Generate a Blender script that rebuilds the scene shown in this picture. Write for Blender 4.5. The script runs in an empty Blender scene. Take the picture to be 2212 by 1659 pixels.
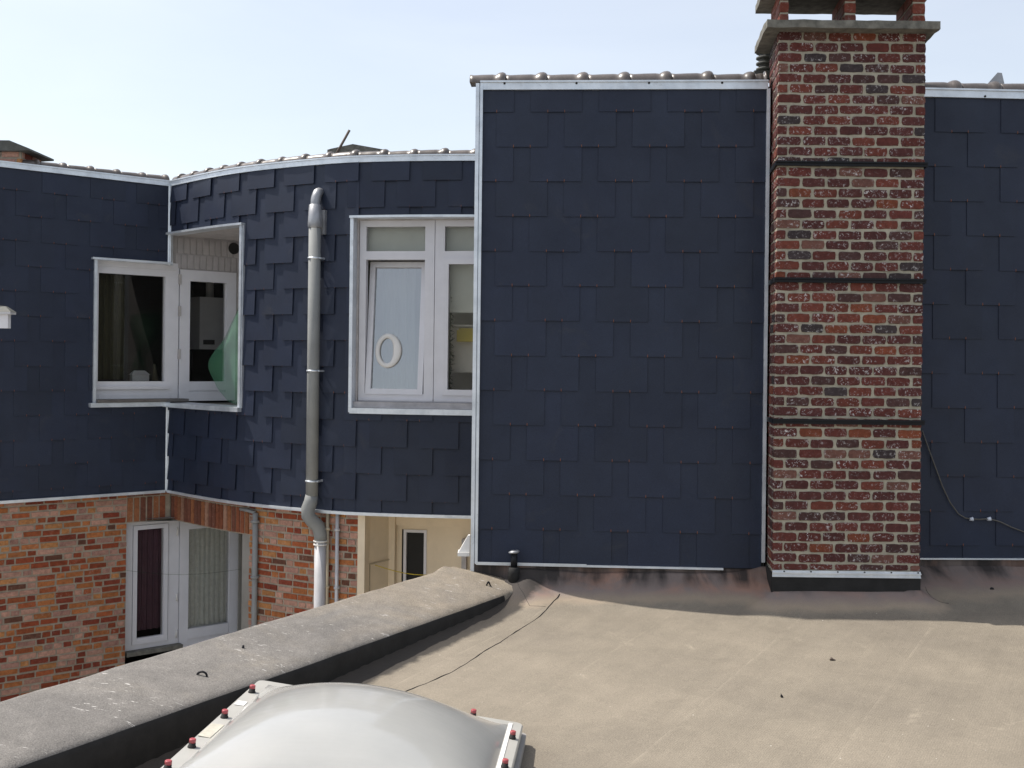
import bpy, math, random
from mathutils import Vector, Matrix, noise
random.seed(7)
SC = bpy.context.scene
COL = SC.collection

# ------------------------------------------------------------------ camera, sky, sun, exposure
F = 2400.0; CX = 1106.0; HY = 783.0; W = 2212.0; H = 1659.0; ROLL = 0.0115
cr, sr = math.cos(ROLL), math.sin(ROLL)
cam_d = bpy.data.cameras.new("camera"); cam = bpy.data.objects.new("camera", cam_d); COL.objects.link(cam)
cam_d.sensor_width = 36; cam_d.lens = 36 * F / W
cam_d.shift_y = -(H / 2 - HY) / W
cam_d.clip_start = 0.05; cam_d.clip_end = 3000
R = Matrix(((cr, -sr, 0), (0, 0, -1), (sr, cr, 0)))      # camera right, up, back in world
cam.matrix_world = Matrix(((cr, -sr, 0, 0), (0, 0, -1, 0), (sr, cr, 0, 0), (0, 0, 0, 1)))
SC.camera = cam

SUN_EL = math.radians(58); SUN_B = math.radians(17.5)       # sun high on the left, a little behind the walls
to_sun = Vector((-math.cos(SUN_B) * math.cos(SUN_EL), math.sin(SUN_B) * math.cos(SUN_EL), math.sin(SUN_EL)))
wd = bpy.data.worlds.new("World"); SC.world = wd; wd.use_nodes = True
wn = wd.node_tree; bg = wn.nodes["Background"]
sky = wn.nodes.new("ShaderNodeTexSky"); sky.sky_type = 'NISHITA'; sky.sun_disc = False
sky.sun_elevation = SUN_EL; sky.sun_rotation = math.atan2(to_sun.x, to_sun.y)
sky.air_density = 1.0; sky.dust_density = 2.2; sky.ozone_density = 1.6; sky.altitude = 50
hz = wn.nodes.new("ShaderNodeMix"); hz.data_type = 'RGBA'; hz.blend_type = 'ADD'; hz.inputs[0].default_value = 1.0   # thin bright summer haze over the whole sky
hz.inputs[7].default_value = (3.0, 2.85, 2.55, 1)
tc_ = wn.nodes.new("ShaderNodeTexCoord"); mp_ = wn.nodes.new("ShaderNodeMapping"); mp_.inputs['Scale'].default_value = (2.2, 2.2, 9.0); mp_.inputs['Rotation'].default_value = (0.25, 0.1, 0)
cn_ = wn.nodes.new("ShaderNodeTexNoise"); cn_.inputs['Scale'].default_value = 1.4; cn_.inputs['Detail'].default_value = 7; cn_.inputs['Distortion'].default_value = 0.6
cr_ = wn.nodes.new("ShaderNodeValToRGB"); cr_.color_ramp.elements[0].position = 0.35; cr_.color_ramp.elements[0].color = (3.2, 3.02, 2.68, 1); cr_.color_ramp.elements[1].position = 0.72; cr_.color_ramp.elements[1].color = (3.6, 3.38, 2.9, 1)
wn.links.new(tc_.outputs['Generated'], mp_.inputs[0]); wn.links.new(mp_.outputs[0], cn_.inputs['Vector']); wn.links.new(cn_.outputs[0], cr_.inputs[0]); wn.links.new(cr_.outputs[0], hz.inputs[7])
wn.links.new(sky.outputs[0], hz.inputs[6]); wn.links.new(hz.outputs[2], bg.inputs[0]); bg.inputs[1].default_value = 0.12
sl = bpy.data.lights.new("sun", 'SUN'); sl.energy = 4.8; sl.angle = math.radians(0.55); sl.color = (1.0, 0.94, 0.85)
so = bpy.data.objects.new("sun", sl); COL.objects.link(so)
so.rotation_euler = (-to_sun).to_track_quat('-Z', 'Y').to_euler()
SC.view_settings.view_transform = 'Standard'; SC.view_settings.look = 'None'
SC.view_settings.exposure = 0.15; SC.view_settings.gamma = 1.0
SC.render.engine = 'CYCLES'
SC.cycles.use_denoising = True
SC.cycles.max_bounces = 8; SC.cycles.transparent_max_bounces = 12

# ------------------------------------------------------------------ helpers: survey (photo pixels at 2212 wide -> metres), meshes
def ray(px, py):
    u = (px - CX) / F; v = (HY - py) / F
    return Vector((u * cr - v * sr, 1.0, u * sr + v * cr))
def at(px, py, d): return ray(px, py) * d
def onz(px, py, z):
    r = ray(px, py); return r * (z / r.z)
def proj(p):
    u = (p.x * cr + p.z * sr) / p.y; v = (-p.x * sr + p.z * cr) / p.y
    return CX + u * F, HY - v * F
def V(*a): return Vector(a)

class Plane:                                               # a vertical plane: s along, z up, off towards the viewer
    def __init__(s, o, t):
        s.o = Vector((o[0], o[1], 0)); s.t = Vector((t[0], t[1], 0)).normalized(); s.n = Vector((s.t.y, -s.t.x, 0))
    def pt(s, a, z, off=0.0): return s.o + s.t * a + s.n * off + Vector((0, 0, z))
    def tn(s, a): return s.t, s.n
    def px(s, x, y, off=0.0):
        r = ray(x, y); k = (s.o + s.n * off).dot(s.n) / r.dot(s.n); p = r * k
        return (p - s.o).dot(s.t), p.z
    def shift(s, off): return Plane(s.o + s.n * off, s.t)

class Curve:
    def __init__(s, pts):
        P = [Vector((x, y, 0)) for x, y in pts]; Q = [2 * P[0] - P[1]] + P + [2 * P[-1] - P[-2]]
        s.p = []
        for i in range(1, len(Q) - 2):
            for k in range(24):
                t = k / 24; a, b, c, d = Q[i - 1], Q[i], Q[i + 1], Q[i + 2]
                s.p.append(0.5 * (2 * b + (c - a) * t + (2 * a - 5 * b + 4 * c - d) * t * t + (3 * b - a - 3 * c + d) * t ** 3))
        s.p.append(P[-1]); s.l = [0.0]
        for a, b in zip(s.p, s.p[1:]): s.l.append(s.l[-1] + (b - a).length)
        s.len = s.l[-1]
    def _f(s, a):
        lo, hi = 0, len(s.l) - 2
        while lo < hi:
            m = (lo + hi + 1) // 2
            if s.l[m] <= a: lo = m
            else: hi = m - 1
        return lo
    def base(s, a):
        i = s._f(a); t = (a - s.l[i]) / (s.l[i + 1] - s.l[i]); return s.p[i].lerp(s.p[i + 1], t)
    def tn(s, a):
        e = 0.06; t = (s.base(a + e) - s.base(a - e)).normalized(); return t, Vector((t.y, -t.x, 0))
    def pt(s, a, z, off=0.0): return s.base(a) + s.tn(a)[1] * off + Vector((0, 0, z))
    def at_px(s, px, z=0.0, off=0.0):
        lo, hi = 0.0, s.len
        for _ in range(40):
            m = (lo + hi) / 2
            if proj(s.pt(m, z, off))[0] < px: lo = m
            else: hi = m
        return lo

class MB:
    def __init__(s): s.v = []; s.f = []; s.m = []; s.c = []; s.s = []
    def quad(s, *p, m=0, c=None, sm=False):
        i = len(s.v); s.v += [Vector(q) for q in p]; s.f.append(tuple(range(i, i + len(p)))); s.m.append(m); s.c.append(c); s.s.append(sm)
    def face(s, idx, m=0, c=None, sm=False): s.f.append(tuple(idx)); s.m.append(m); s.c.append(c); s.s.append(sm)
    def hexa(s, a, b, m=0, c=None, skip=()):               # a, b: four corners each (front, back), same order
        i = len(s.v); s.v += [Vector(q) for q in a] + [Vector(q) for q in b]
        F_ = {'f': (0, 1, 2, 3), 'b': (7, 6, 5, 4), 0: (0, 4, 5, 1), 1: (1, 5, 6, 2), 2: (2, 6, 7, 3), 3: (3, 7, 4, 0)}
        for k, f in F_.items():
            if k not in skip: s.f.append(tuple(i + j for j in f)); s.m.append(m); s.c.append(c); s.s.append(False)
    def lbox(s, M, s0, s1, z0, z1, o0, o1, m=0, c=None):    # box on a Plane / Curve
        a = [M.pt(s0, z0, o1), M.pt(s1, z0, o1), M.pt(s1, z1, o1), M.pt(s0, z1, o1)]
        b = [M.pt(s0, z0, o0), M.pt(s1, z0, o0), M.pt(s1, z1, o0), M.pt(s0, z1, o0)]
        s.hexa(a, b, m, c)
    def box(s, x0, x1, y0, y1, z0, z1, m=0, c=None):
        s.hexa([V(x0, y0, z0), V(x1, y0, z0), V(x1, y0, z1), V(x0, y0, z1)], [V(x0, y1, z0), V(x1, y1, z0), V(x1, y1, z1), V(x0, y1, z1)], m, c)
    def ring(s, rings, m=0, c=None, sm=True, closed=True, cap=True):
        n = len(rings[0]); i0 = len(s.v)
        for r in rings: s.v += [Vector(p) for p in r]
        for k in range(len(rings) - 1):
            for j in range(n if closed else n - 1):
                a = i0 + k * n + j; b = i0 + k * n + (j + 1) % n
                s.face((a, b, b + n, a + n), m, c, sm)
        if cap:
            s.face([i0 + j for j in range(n)][::-1], m, c); s.face([i0 + (len(rings) - 1) * n + j for j in range(n)], m, c)
    def tube(s, path, r, n=14, m=0, c=None, cap=True):
        path = [Vector(p) for p in path]; rs = r if isinstance(r, (list, tuple)) else [r] * len(path); rings = []
        ref = None
        for i, p in enumerate(path):
            d = (path[min(i + 1, len(path) - 1)] - path[max(i - 1, 0)]).normalized()
            if ref is None: ref = d.orthogonal().normalized()
            ref = (ref - d * ref.dot(d)).normalized(); w = d.cross(ref)
            rings.append([p + (ref * math.cos(2 * math.pi * k / n) + w * math.sin(2 * math.pi * k / n)) * rs[i] for k in range(n)])
        s.ring(rings, m, c, True, True, cap)
    def sweep(s, M, s0, s1, n, z0, z1, o0, o1, m=0):        # rectangular section along a Plane / Curve
        rings = []
        for k in range(n + 1):
            a = s0 + (s1 - s0) * k / n
            rings.append([M.pt(a, z0, o0), M.pt(a, z0, o1), M.pt(a, z1, o1), M.pt(a, z1, o0)])
        s.ring(rings, m, None, False, True, True)
    def build(s, name, mats, parent=None, loc=None, fix=True):
        root = Vector((0, 0, 0)); p = parent
        while p is not None: root = root + p.location; p = p.parent
        if loc is not None: root = Vector(loc)
        me = bpy.data.meshes.new(name); me.from_pydata([tuple(v - root) for v in s.v], [], s.f)
        if not isinstance(mats, (list, tuple)): mats = [mats]
        for m in mats: me.materials.append(m)
        me.polygons.foreach_set('material_index', s.m); me.polygons.foreach_set('use_smooth', s.s)
        if any(c is not None for c in s.c):
            at_ = me.color_attributes.new('Col', 'FLOAT_COLOR', 'CORNER'); buf = []
            for f, c in zip(s.f, s.c):
                c = c or (1, 1, 1, 1)
                buf += list(c if len(c) == 4 else (*c, 1.0)) * len(f)
            at_.data.foreach_set('color', buf)
        me.validate(); me.update()
        if fix:
            import bmesh
            b = bmesh.new(); b.from_mesh(me); bmesh.ops.recalc_face_normals(b, faces=b.faces); b.to_mesh(me); b.free()
        o = bpy.data.objects.new(name, me); COL.objects.link(o)
        if parent is not None: o.parent = parent
        elif loc is not None: o.location = loc
        return o

def tag(o, label=None, cat=None, group=None, kind=None):
    if label: o['label'] = label
    if cat: o['category'] = cat
    if group: o['group'] = group
    if kind: o['kind'] = kind
    return o
def thing(name, label, cat, loc, group=None):
    o = bpy.data.objects.new(name, None); COL.objects.link(o); o.location = loc; o.empty_display_size = 0.2
    return tag(o, label, cat, group)

def subtract(r, holes):                                    # rectangles (s0,s1,z0,z1) minus holes
    out = [r]
    for h in holes:
        nxt = []
        for a in out:
            s0, s1, z0, z1 = a; h0, h1, g0, g1 = h
            if h0 >= s1 or h1 <= s0 or g0 >= z1 or g1 <= z0: nxt.append(a); continue
            if g1 < z1: nxt.append((s0, s1, g1, z1))
            if g0 > z0: nxt.append((s0, s1, z0, g0))
            a0, a1 = max(z0, g0), min(z1, g1)
            if h0 > s0: nxt.append((s0, h0, a0, a1))
            if h1 < s1: nxt.append((h1, s1, a0, a1))
        out = nxt
    return out

# ------------------------------------------------------------------ materials
def mat(name):
    m = bpy.data.materials.new(name); m.use_nodes = True; nt = m.node_tree
    return m, nt, nt.nodes['Principled BSDF']
def nd(nt, typ, **kw):
    n = nt.nodes.new('ShaderNode' + typ)
    for k, v in kw.items():
        if k in n.inputs: n.inputs[k].default_value = v
        else: setattr(n, k, v)
    return n
def coords(nt, scale=(1, 1, 1), rot=(0, 0, 0)):
    t = nd(nt, 'TexCoord'); mp = nd(nt, 'Mapping'); mp.inputs['Scale'].default_value = scale; mp.inputs['Rotation'].default_value = rot
    nt.links.new(t.outputs['Object'], mp.inputs[0]); return mp.outputs[0]
def noi(nt, vec, scale, detail=4, rough=0.6, dist=0.0):
    n = nd(nt, 'TexNoise'); n.inputs['Scale'].default_value = scale; n.inputs['Detail'].default_value = detail
    n.inputs['Roughness'].default_value = rough; n.inputs['Distortion'].default_value = dist
    nt.links.new(vec, n.inputs['Vector']); return n.outputs[0]
def ramp(nt, fac, stops):
    r = nd(nt, 'ValToRGB'); e = r.color_ramp.elements
    while len(e) < len(stops): e.new(0.5)
    for k, (p, c) in enumerate(stops):
        e[k].position = p; e[k].color = (*c, 1) if isinstance(c, tuple) else (c, c, c, 1)
    nt.links.new(fac, r.inputs[0]); return r.outputs[0]
def mix(nt, fac, a, b, mode='MIX'):
    n = nd(nt, 'Mix', data_type='RGBA', blend_type=mode)
    for sock, v in ((n.inputs[0], fac), (n.inputs[6], a), (n.inputs[7], b)):
        if hasattr(v, 'node'): nt.links.new(v, sock)
        elif isinstance(v, (int, float)): sock.default_value = v
        else: sock.default_value = (*v, 1)
    return n.outputs[2]
def mth(nt, op, a, b=0.0):
    n = nd(nt, 'Math', operation=op)
    for sock, v in ((n.inputs[0], a), (n.inputs[1], b)):
        if hasattr(v, 'node'): nt.links.new(v, sock)
        else: sock.default_value = v
    return n.outputs[0]
def bump(nt, b, h, strength, dist=0.01):
    n = nd(nt, 'Bump'); n.inputs['Strength'].default_value = strength; n.inputs['Distance'].default_value = dist
    nt.links.new(h, n.inputs['Height']); nt.links.new(n.outputs[0], b.inputs['Normal'])
def simple(name, base, rough=0.5, metal=0.0, var=0.12, scale=6.0, bmp=0.0, bscale=60.0, spec=0.5):
    m, nt, b = mat(name); v = coords(nt)
    lo = tuple(c * (1 - var) for c in base); hi = tuple(min(1, c * (1 + var)) for c in base)
    nt.links.new(ramp(nt, noi(nt, v, scale), [(0.3, lo), (0.7, hi)]), b.inputs['Base Color'])
    b.inputs['Roughness'].default_value = rough; b.inputs['Metallic'].default_value = metal
    b.inputs['Specular IOR Level'].default_value = spec
    if bmp: bump(nt, b, noi(nt, v, bscale), bmp, 0.004)
    return m
def attr(nt, name='Col'):
    a = nd(nt, 'VertexColor'); a.layer_name = name; return a

def m_slate():
    m, nt, b = mat('slate'); v = coords(nt); a = attr(nt)
    n1 = ramp(nt, noi(nt, v, 3.0, 5), [(0.3, (0.86, 0.86, 0.86)), (0.7, (1.1, 1.1, 1.1))])
    n2 = ramp(nt, noi(nt, v, 160, 3), [(0.3, (0.8, 0.8, 0.8)), (0.7, (1.2, 1.2, 1.2))])
    c = mix(nt, 1.0, (0.0195, 0.027, 0.050), a.outputs[0], 'MULTIPLY'); c = mix(nt, 1.0, c, n1, 'MULTIPLY'); c = mix(nt, 1.0, c, n2, 'MULTIPLY')
    nt.links.new(c, b.inputs['Base Color']); nt.links.new(ramp(nt, noi(nt, v, 1.7, 6, 0.65, 0.7), [(0.3, 0.42), (0.7, 0.66)]), b.inputs['Roughness'])
    w_ = ramp(nt, noi(nt, v, 2.4, 7, 0.7, 0.9), [(0.60, 0.0), (0.78, 0.30)]); c2 = mix(nt, w_, c, (0.075, 0.072, 0.068)); nt.links.new(c2, b.inputs['Base Color']); b.inputs['Specular IOR Level'].default_value = 0.32
    bump(nt, b, noi(nt, v, 220, 3), 0.25, 0.002); return m
def m_brick(name, fleck, fleck_col, rough=0.8, fscale=70):
    m, nt, b = mat(name); v = coords(nt); a = attr(nt)
    n1 = ramp(nt, noi(nt, v, 26, 5, 0.7), [(0.25, (0.55, 0.52, 0.52)), (0.55, (1.0, 1.0, 1.0)), (0.8, (1.3, 1.22, 1.15))])
    c = mix(nt, 1.0, a.outputs[0], n1, 'MULTIPLY')
    sep = a.outputs[1]                                      # alpha: how flecked this brick is
    f = ramp(nt, noi(nt, v, fscale, 4, 0.65, 0.6), [(0.56, 0.0), (0.62, 1.0)])
    f = mth(nt, 'MULTIPLY', f, ramp(nt, noi(nt, v, 13, 3, 0.6), [(0.42, 0.05), (0.58, 1.0)]))
    f = mth(nt, 'MULTIPLY', mth(nt, 'MULTIPLY', f, sep), fleck)
    c = mix(nt, f, c, fleck_col)
    nt.links.new(c, b.inputs['Base Color']); b.inputs['Roughness'].default_value = rough; b.inputs['Specular IOR Level'].default_value = 0.3
    bump(nt, b, noi(nt, v, 90, 5, 0.7), 0.6, 0.006); return m
def m_mortar(name, base):
    m, nt, b = mat(name); v = coords(nt)
    c = ramp(nt, noi(nt, v, 12, 6, 0.7), [(0.25, tuple(x * 0.62 for x in base)), (0.55, base), (0.8, tuple(x * 1.18 for x in base))])
    nt.links.new(c, b.inputs['Base Color']); b.inputs['Roughness'].default_value = 0.92
    bump(nt, b, noi(nt, v, 80, 5, 0.7), 0.7, 0.006); return m
def m_membrane():
    m, nt, b = mat('roof_membrane'); v = coords(nt); up = attr(nt, 'rise')
    big = noi(nt, v, 0.9, 6, 0.6, 0.4); mid = noi(nt, v, 4.5, 6, 0.65, 0.5)
    along = coords(nt, (1, 1, 1), (0, 0, math.radians(30)))
    stk = nd(nt, 'Mapping'); stk.inputs['Scale'].default_value = (9.0, 0.55, 1); nt.links.new(along, stk.inputs[0])
    streak = noi(nt, stk.outputs[0], 1.0, 5, 0.6)
    c = ramp(nt, big, [(0.3, (0.198, 0.173, 0.139)), (0.5, (0.235, 0.205, 0.162)), (0.72, (0.272, 0.236, 0.186))])
    c = mix(nt, 1.0, c, ramp(nt, mid, [(0.25, 0.87), (0.55, 1.0), (0.8, 1.06)]), 'MULTIPLY')
    c = mix(nt, 1.0, c, ramp(nt, streak, [(0.3, 0.94), (0.6, 1.02)]), 'MULTIPLY')
    c = mix(nt, 1.0, c, ramp(nt, noi(nt, v, 130, 3, 0.7), [(0.25, 0.70), (0.75, 1.25)]), 'MULTIPLY')
    to_ = nd(nt, 'TexCoord'); sl_ = nd(nt, 'SeparateXYZ'); nt.links.new(to_.outputs['Object'], sl_.inputs[0])
    vv = mth(nt, 'SUBTRACT', mth(nt, 'MULTIPLY', sl_.outputs[0], 0.865), mth(nt, 'MULTIPLY', sl_.outputs[1], 0.502))
    vv = mth(nt, 'ADD', vv, mth(nt, 'MULTIPLY', noi(nt, v, 3.0, 4, 0.7), 0.03)); vv = mth(nt, 'ADD', mth(nt, 'DIVIDE', vv, 0.854), 20.546)
    fr_ = mth(nt, 'FRACT', vv)                                # roll widths of the sheet: pale scuffed laps
    ln = ramp(nt, fr_, [(0.0, 0.0), (0.004, 1.0), (0.012, 0.5), (0.03, 0.0)])
    c = mix(nt, mth(nt, 'MULTIPLY', ln, ramp(nt, noi(nt, v, 5, 5, 0.7), [(0.42, 0.0), (0.66, 0.55)])), c, (0.36, 0.315, 0.25))
    ln2 = ramp(nt, mth(nt, 'FRACT', mth(nt, 'ADD', vv, 0.13)), [(0.0, 0.0), (0.003, 1.0), (0.010, 0.0)])
    c = mix(nt, mth(nt, 'MULTIPLY', ln2, ramp(nt, noi(nt, v, 4, 5, 0.7), [(0.45, 0.0), (0.65, 0.6)])), c, (0.15, 0.13, 0.105))
    c = mix(nt, ramp(nt, noi(nt, v, 3.3, 8, 0.75, 1.2), [(0.60, 0.0), (0.72, 0.35)]), c, (0.17, 0.145, 0.115))
    # worn pale patches and small bright chips
    pale = ramp(nt, noi(nt, v, 2.3, 7, 0.72, 0.8), [(0.62, 0.0), (0.74, 0.5)]); c = mix(nt, pale, c, (0.40, 0.35, 0.275))
    vo = nd(nt, 'TexVoronoi'); vo.inputs['Scale'].default_value = 8; nt.links.new(v, vo.inputs['Vector'])
    chip = ramp(nt, vo.outputs['Distance'], [(0.022, 1.0), (0.04, 0.0)])
    cl = ramp(nt, noi(nt, v, 1.1, 2), [(0.50, 0.0), (0.56, 1.0)]); chip = mth(nt, 'MULTIPLY', chip, cl)
    c = mix(nt, chip, c, (0.62, 0.58, 0.52))
    vo2 = nd(nt, 'TexVoronoi'); vo2.inputs['Scale'].default_value = 16; nt.links.new(v, vo2.inputs['Vector'])
    c = mix(nt, ramp(nt, vo2.outputs['Distance'], [(0.03, 0.6), (0.06, 0.0)]), c, (0.10, 0.085, 0.07))
    # weathering where the sheet turns up against the walls: bare grey sheet, black bitumen, copper run-off
    r = up.outputs[0]; sx = nd(nt, 'SeparateColor'); nt.links.new(r, sx.inputs[0])
    rise = sx.outputs[0]; tint = sx.outputs[1]
    wob = mth(nt, 'ADD', rise, mth(nt, 'MULTIPLY', mth(nt, 'SUBTRACT', noi(nt, v, 3.4, 6, 0.6, 0.4), 0.5), 0.42))
    pch = ramp(nt, wob, [(0.12, 0.0), (0.26, 0.55)]); c = mix(nt, pch, c, (0.36, 0.285, 0.21))
    grey = ramp(nt, wob, [(0.30, 0.0), (0.55, 0.9)]); c = mix(nt, grey, c, (0.20, 0.162, 0.152))
    pink = mth(nt, 'MULTIPLY', ramp(nt, noi(nt, v, 2.2, 4, 0.6, 0.5), [(0.46, 0.0), (0.62, 0.85)]), ramp(nt, wob, [(0.35, 0.0), (0.6, 1.0)]))
    pink = mth(nt, 'MULTIPLY', pink, tint); c = mix(nt, mth(nt, 'MULTIPLY', pink, 0.8), c, (0.36, 0.20, 0.14))
    vs = nd(nt, 'Mapping'); vs.inputs['Scale'].default_value = (3.2, 1.0, 0.5); t0 = nd(nt, 'TexCoord'); nt.links.new(t0.outputs['Object'], vs.inputs[0])
    run = noi(nt, vs.outputs[0], 1.6, 4, 0.55, 0.3)
    blk = mth(nt, 'MULTIPLY', ramp(nt, run, [(0.40, 0.15), (0.60, 0.95)]), ramp(nt, wob, [(0.55, 0.0), (0.95, 1.0)]))
    c = mix(nt, blk, c, (0.030, 0.026, 0.025))
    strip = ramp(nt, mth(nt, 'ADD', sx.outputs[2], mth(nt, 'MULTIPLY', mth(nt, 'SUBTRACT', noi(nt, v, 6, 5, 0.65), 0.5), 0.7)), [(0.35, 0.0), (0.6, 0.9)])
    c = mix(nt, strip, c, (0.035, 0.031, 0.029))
    nt.links.new(c, b.inputs['Base Color']); b.inputs['Roughness'].default_value = 0.82; b.inputs['Specular IOR Level'].default_value = 0.35
    w = nd(nt, 'TexWave', wave_type='BANDS'); w.inputs['Scale'].default_value = 26; w.inputs['Distortion'].default_value = 1.0; nt.links.new(along, w.inputs['Vector'])
    h = mth(nt, 'ADD', mth(nt, 'MULTIPLY', noi(nt, v, 150, 4, 0.7), 0.8), mth(nt, 'MULTIPLY', mid, 0.5))
    h = mth(nt, 'ADD', h, mth(nt, 'MULTIPLY', w.outputs['Fac'], 0.12))
    bump(nt, b, h, 0.5, 0.008); return m
def m_parapet():
    m, nt, b = mat('parapet_sheet'); v = coords(nt)
    c = ramp(nt, noi(nt, v, 1.3, 6, 0.65, 0.6), [(0.32, (0.165, 0.155, 0.145)), (0.55, (0.20, 0.187, 0.172)), (0.72, (0.25, 0.225, 0.19))])
    t1 = nd(nt, 'TexCoord'); sp_ = nd(nt, 'SeparateXYZ'); nt.links.new(t1.outputs['Object'], sp_.inputs[0])
    dust = mth(nt, 'ADD', mth(nt, 'MULTIPLY', sp_.outputs[1], 0.42), mth(nt, 'MULTIPLY', noi(nt, v, 1.6, 6, 0.65, 0.6), 1.6))   # sandy dust washed down to the wall end
    c = mix(nt, ramp(nt, dust, [(0.0, 0.0), (0.85, 0.8)]), c, (0.30, 0.25, 0.185))
    c = mix(nt, 1.0, c, ramp(nt, noi(nt, v, 9, 6, 0.7), [(0.25, 0.75), (0.7, 1.12)]), 'MULTIPLY')
    c = mix(nt, 1.0, c, ramp(nt, noi(nt, v, 140, 3, 0.7), [(0.3, 0.60), (0.7, 1.3)]), 'MULTIPLY')
    vs = nd(nt, 'Mapping'); vs.inputs['Rotation'].default_value = (0, 0, math.radians(62)); vs.inputs['Scale'].default_value = (14, 60, 14)
    t0 = nd(nt, 'TexCoord'); nt.links.new(t0.outputs['Object'], vs.inputs[0])
    fl = ramp(nt, noi(nt, vs.outputs[0], 1.0, 4, 0.7), [(0.61, 0.0), (0.67, 1.0)])
    fl = mth(nt, 'MULTIPLY', fl, ramp(nt, noi(nt, v, 2.6, 3), [(0.5, 0.0), (0.6, 1.0)]))
    c = mix(nt, fl, c, (0.6, 0.58, 0.55))
    nt.links.new(c, b.inputs['Base Color']); b.inputs['Roughness'].default_value = 0.75; b.inputs['Specular IOR Level'].default_value = 0.4
    bump(nt, b, mth(nt, 'ADD', noi(nt, v, 120, 4, 0.7), mth(nt, 'MULTIPLY', noi(nt, v, 12, 4), 1.5)), 0.5, 0.008); return m
def m_zinc():
    m, nt, b = mat('zinc'); v = coords(nt)
    c = ramp(nt, noi(nt, v, 5, 6, 0.7), [(0.3, (0.55, 0.60, 0.66)), (0.6, (0.74, 0.79, 0.85))])
    d = ramp(nt, noi(nt, v, 14, 5, 0.7, 0.5), [(0.62, 0.0), (0.78, 0.5)]); c = mix(nt, d, c, (0.22, 0.21, 0.21))
    nt.links.new(c, b.inputs['Base Color']); b.inputs['Metallic'].default_value = 0.55
    nt.links.new(ramp(nt, noi(nt, v, 9, 4), [(0.3, 0.3), (0.7, 0.5)]), b.inputs['Roughness']); return m
def m_glass(name, tint=0.9, refl=1.0):
    m = bpy.data.materials.new(name); m.use_nodes = True; nt = m.node_tree; nt.nodes.clear()
    out = nd(nt, 'OutputMaterial'); mx = nd(nt, 'MixShader'); tr = nd(nt, 'BsdfTransparent'); gl = nd(nt, 'BsdfGlossy')
    tr.inputs[0].default_value = (tint, tint, tint * 0.99, 1); gl.inputs['Roughness'].default_value = 0.015
    fr = nd(nt, 'Fresnel'); fr.inputs[0].default_value = 1.5
    v = coords(nt); bp = nd(nt, 'Bump'); bp.inputs['Strength'].default_value = 0.04; bp.inputs['Distance'].default_value = 0.02
    nt.links.new(noi(nt, v, 2.0, 2), bp.inputs['Height']); nt.links.new(bp.outputs[0], gl.inputs['Normal'])
    f = mth(nt, 'MINIMUM', mth(nt, 'MULTIPLY', fr.outputs[0], 2.0 * refl), 1.0)
    nt.links.new(f, mx.inputs[0]); nt.links.new(tr.outputs[0], mx.inputs[1]); nt.links.new(gl.outputs[0], mx.inputs[2])
    nt.links.new(mx.outputs[0], out.inputs[0]); return m
def m_net():
    m, nt, b = mat('green_netting'); out = nt.nodes['Material Output']; v = coords(nt)
    c = ramp(nt, noi(nt, v, 7, 4), [(0.3, (0.07, 0.25, 0.14)), (0.7, (0.14, 0.40, 0.24))]); nt.links.new(c, b.inputs['Base Color'])
    b.inputs['Roughness'].default_value = 0.7
    tl = nd(nt, 'BsdfTranslucent'); nt.links.new(c, tl.inputs[0]); m1 = nd(nt, 'MixShader'); m1.inputs[0].default_value = 0.45
    nt.links.new(b.outputs[0], m1.inputs[1]); nt.links.new(tl.outputs[0], m1.inputs[2])
    tp = nd(nt, 'BsdfTransparent'); m2 = nd(nt, 'MixShader'); m2.inputs[0].default_value = 0.55
    nt.links.new(m1.outputs[0], m2.inputs[1]); nt.links.new(tp.outputs[0], m2.inputs[2]); nt.links.new(m2.outputs[0], out.inputs[0]); return m
def m_tile():
    m, nt, b = mat('glazed_tile'); v = coords(nt); a = attr(nt)
    c = mix(nt, 1.0, a.outputs[0], ramp(nt, noi(nt, v, 14, 5, 0.7), [(0.3, 0.7), (0.7, 1.2)]), 'MULTIPLY')
    nt.links.new(c, b.inputs['Base Color']); b.inputs['Roughness'].default_value = 0.36; b.inputs['Specular IOR Level'].default_value = 0.6
    bump(nt, b, noi(nt, v, 20, 3), 0.15, 0.004); return m
def m_dome():
    m, nt, b = mat('milky_acrylic'); v = coords(nt)
    c = ramp(nt, noi(nt, v, 2.0, 5, 0.6), [(0.3, (0.355, 0.36, 0.35)), (0.7, (0.41, 0.41, 0.395))])
    c = mix(nt, ramp(nt, noi(nt, v, 60, 4, 0.7), [(0.62, 0.0), (0.8, 0.12)]), c, (0.3, 0.28, 0.24))
    nt.links.new(c, b.inputs['Base Color']); b.inputs['Roughness'].default_value = 0.16; b.inputs['Specular IOR Level'].default_value = 0.5
    b.inputs['Subsurface Weight'].default_value = 0.35; b.inputs['Subsurface Radius'].default_value = (0.05, 0.05, 0.045); b.inputs['Subsurface Scale'].default_value = 0.5
    b.inputs['Coat Weight'].default_value = 0.5; b.inputs['Coat Roughness'].default_value = 0.06
    wv = nd(nt, 'Mapping'); wv.inputs['Scale'].default_value = (1.0, 6.0, 1.0); tq = nd(nt, 'TexCoord'); nt.links.new(tq.outputs['Object'], wv.inputs[0]); bump(nt, b, noi(nt, wv.outputs[0], 1.6, 3), 0.12, 0.02)
    return m

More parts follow.
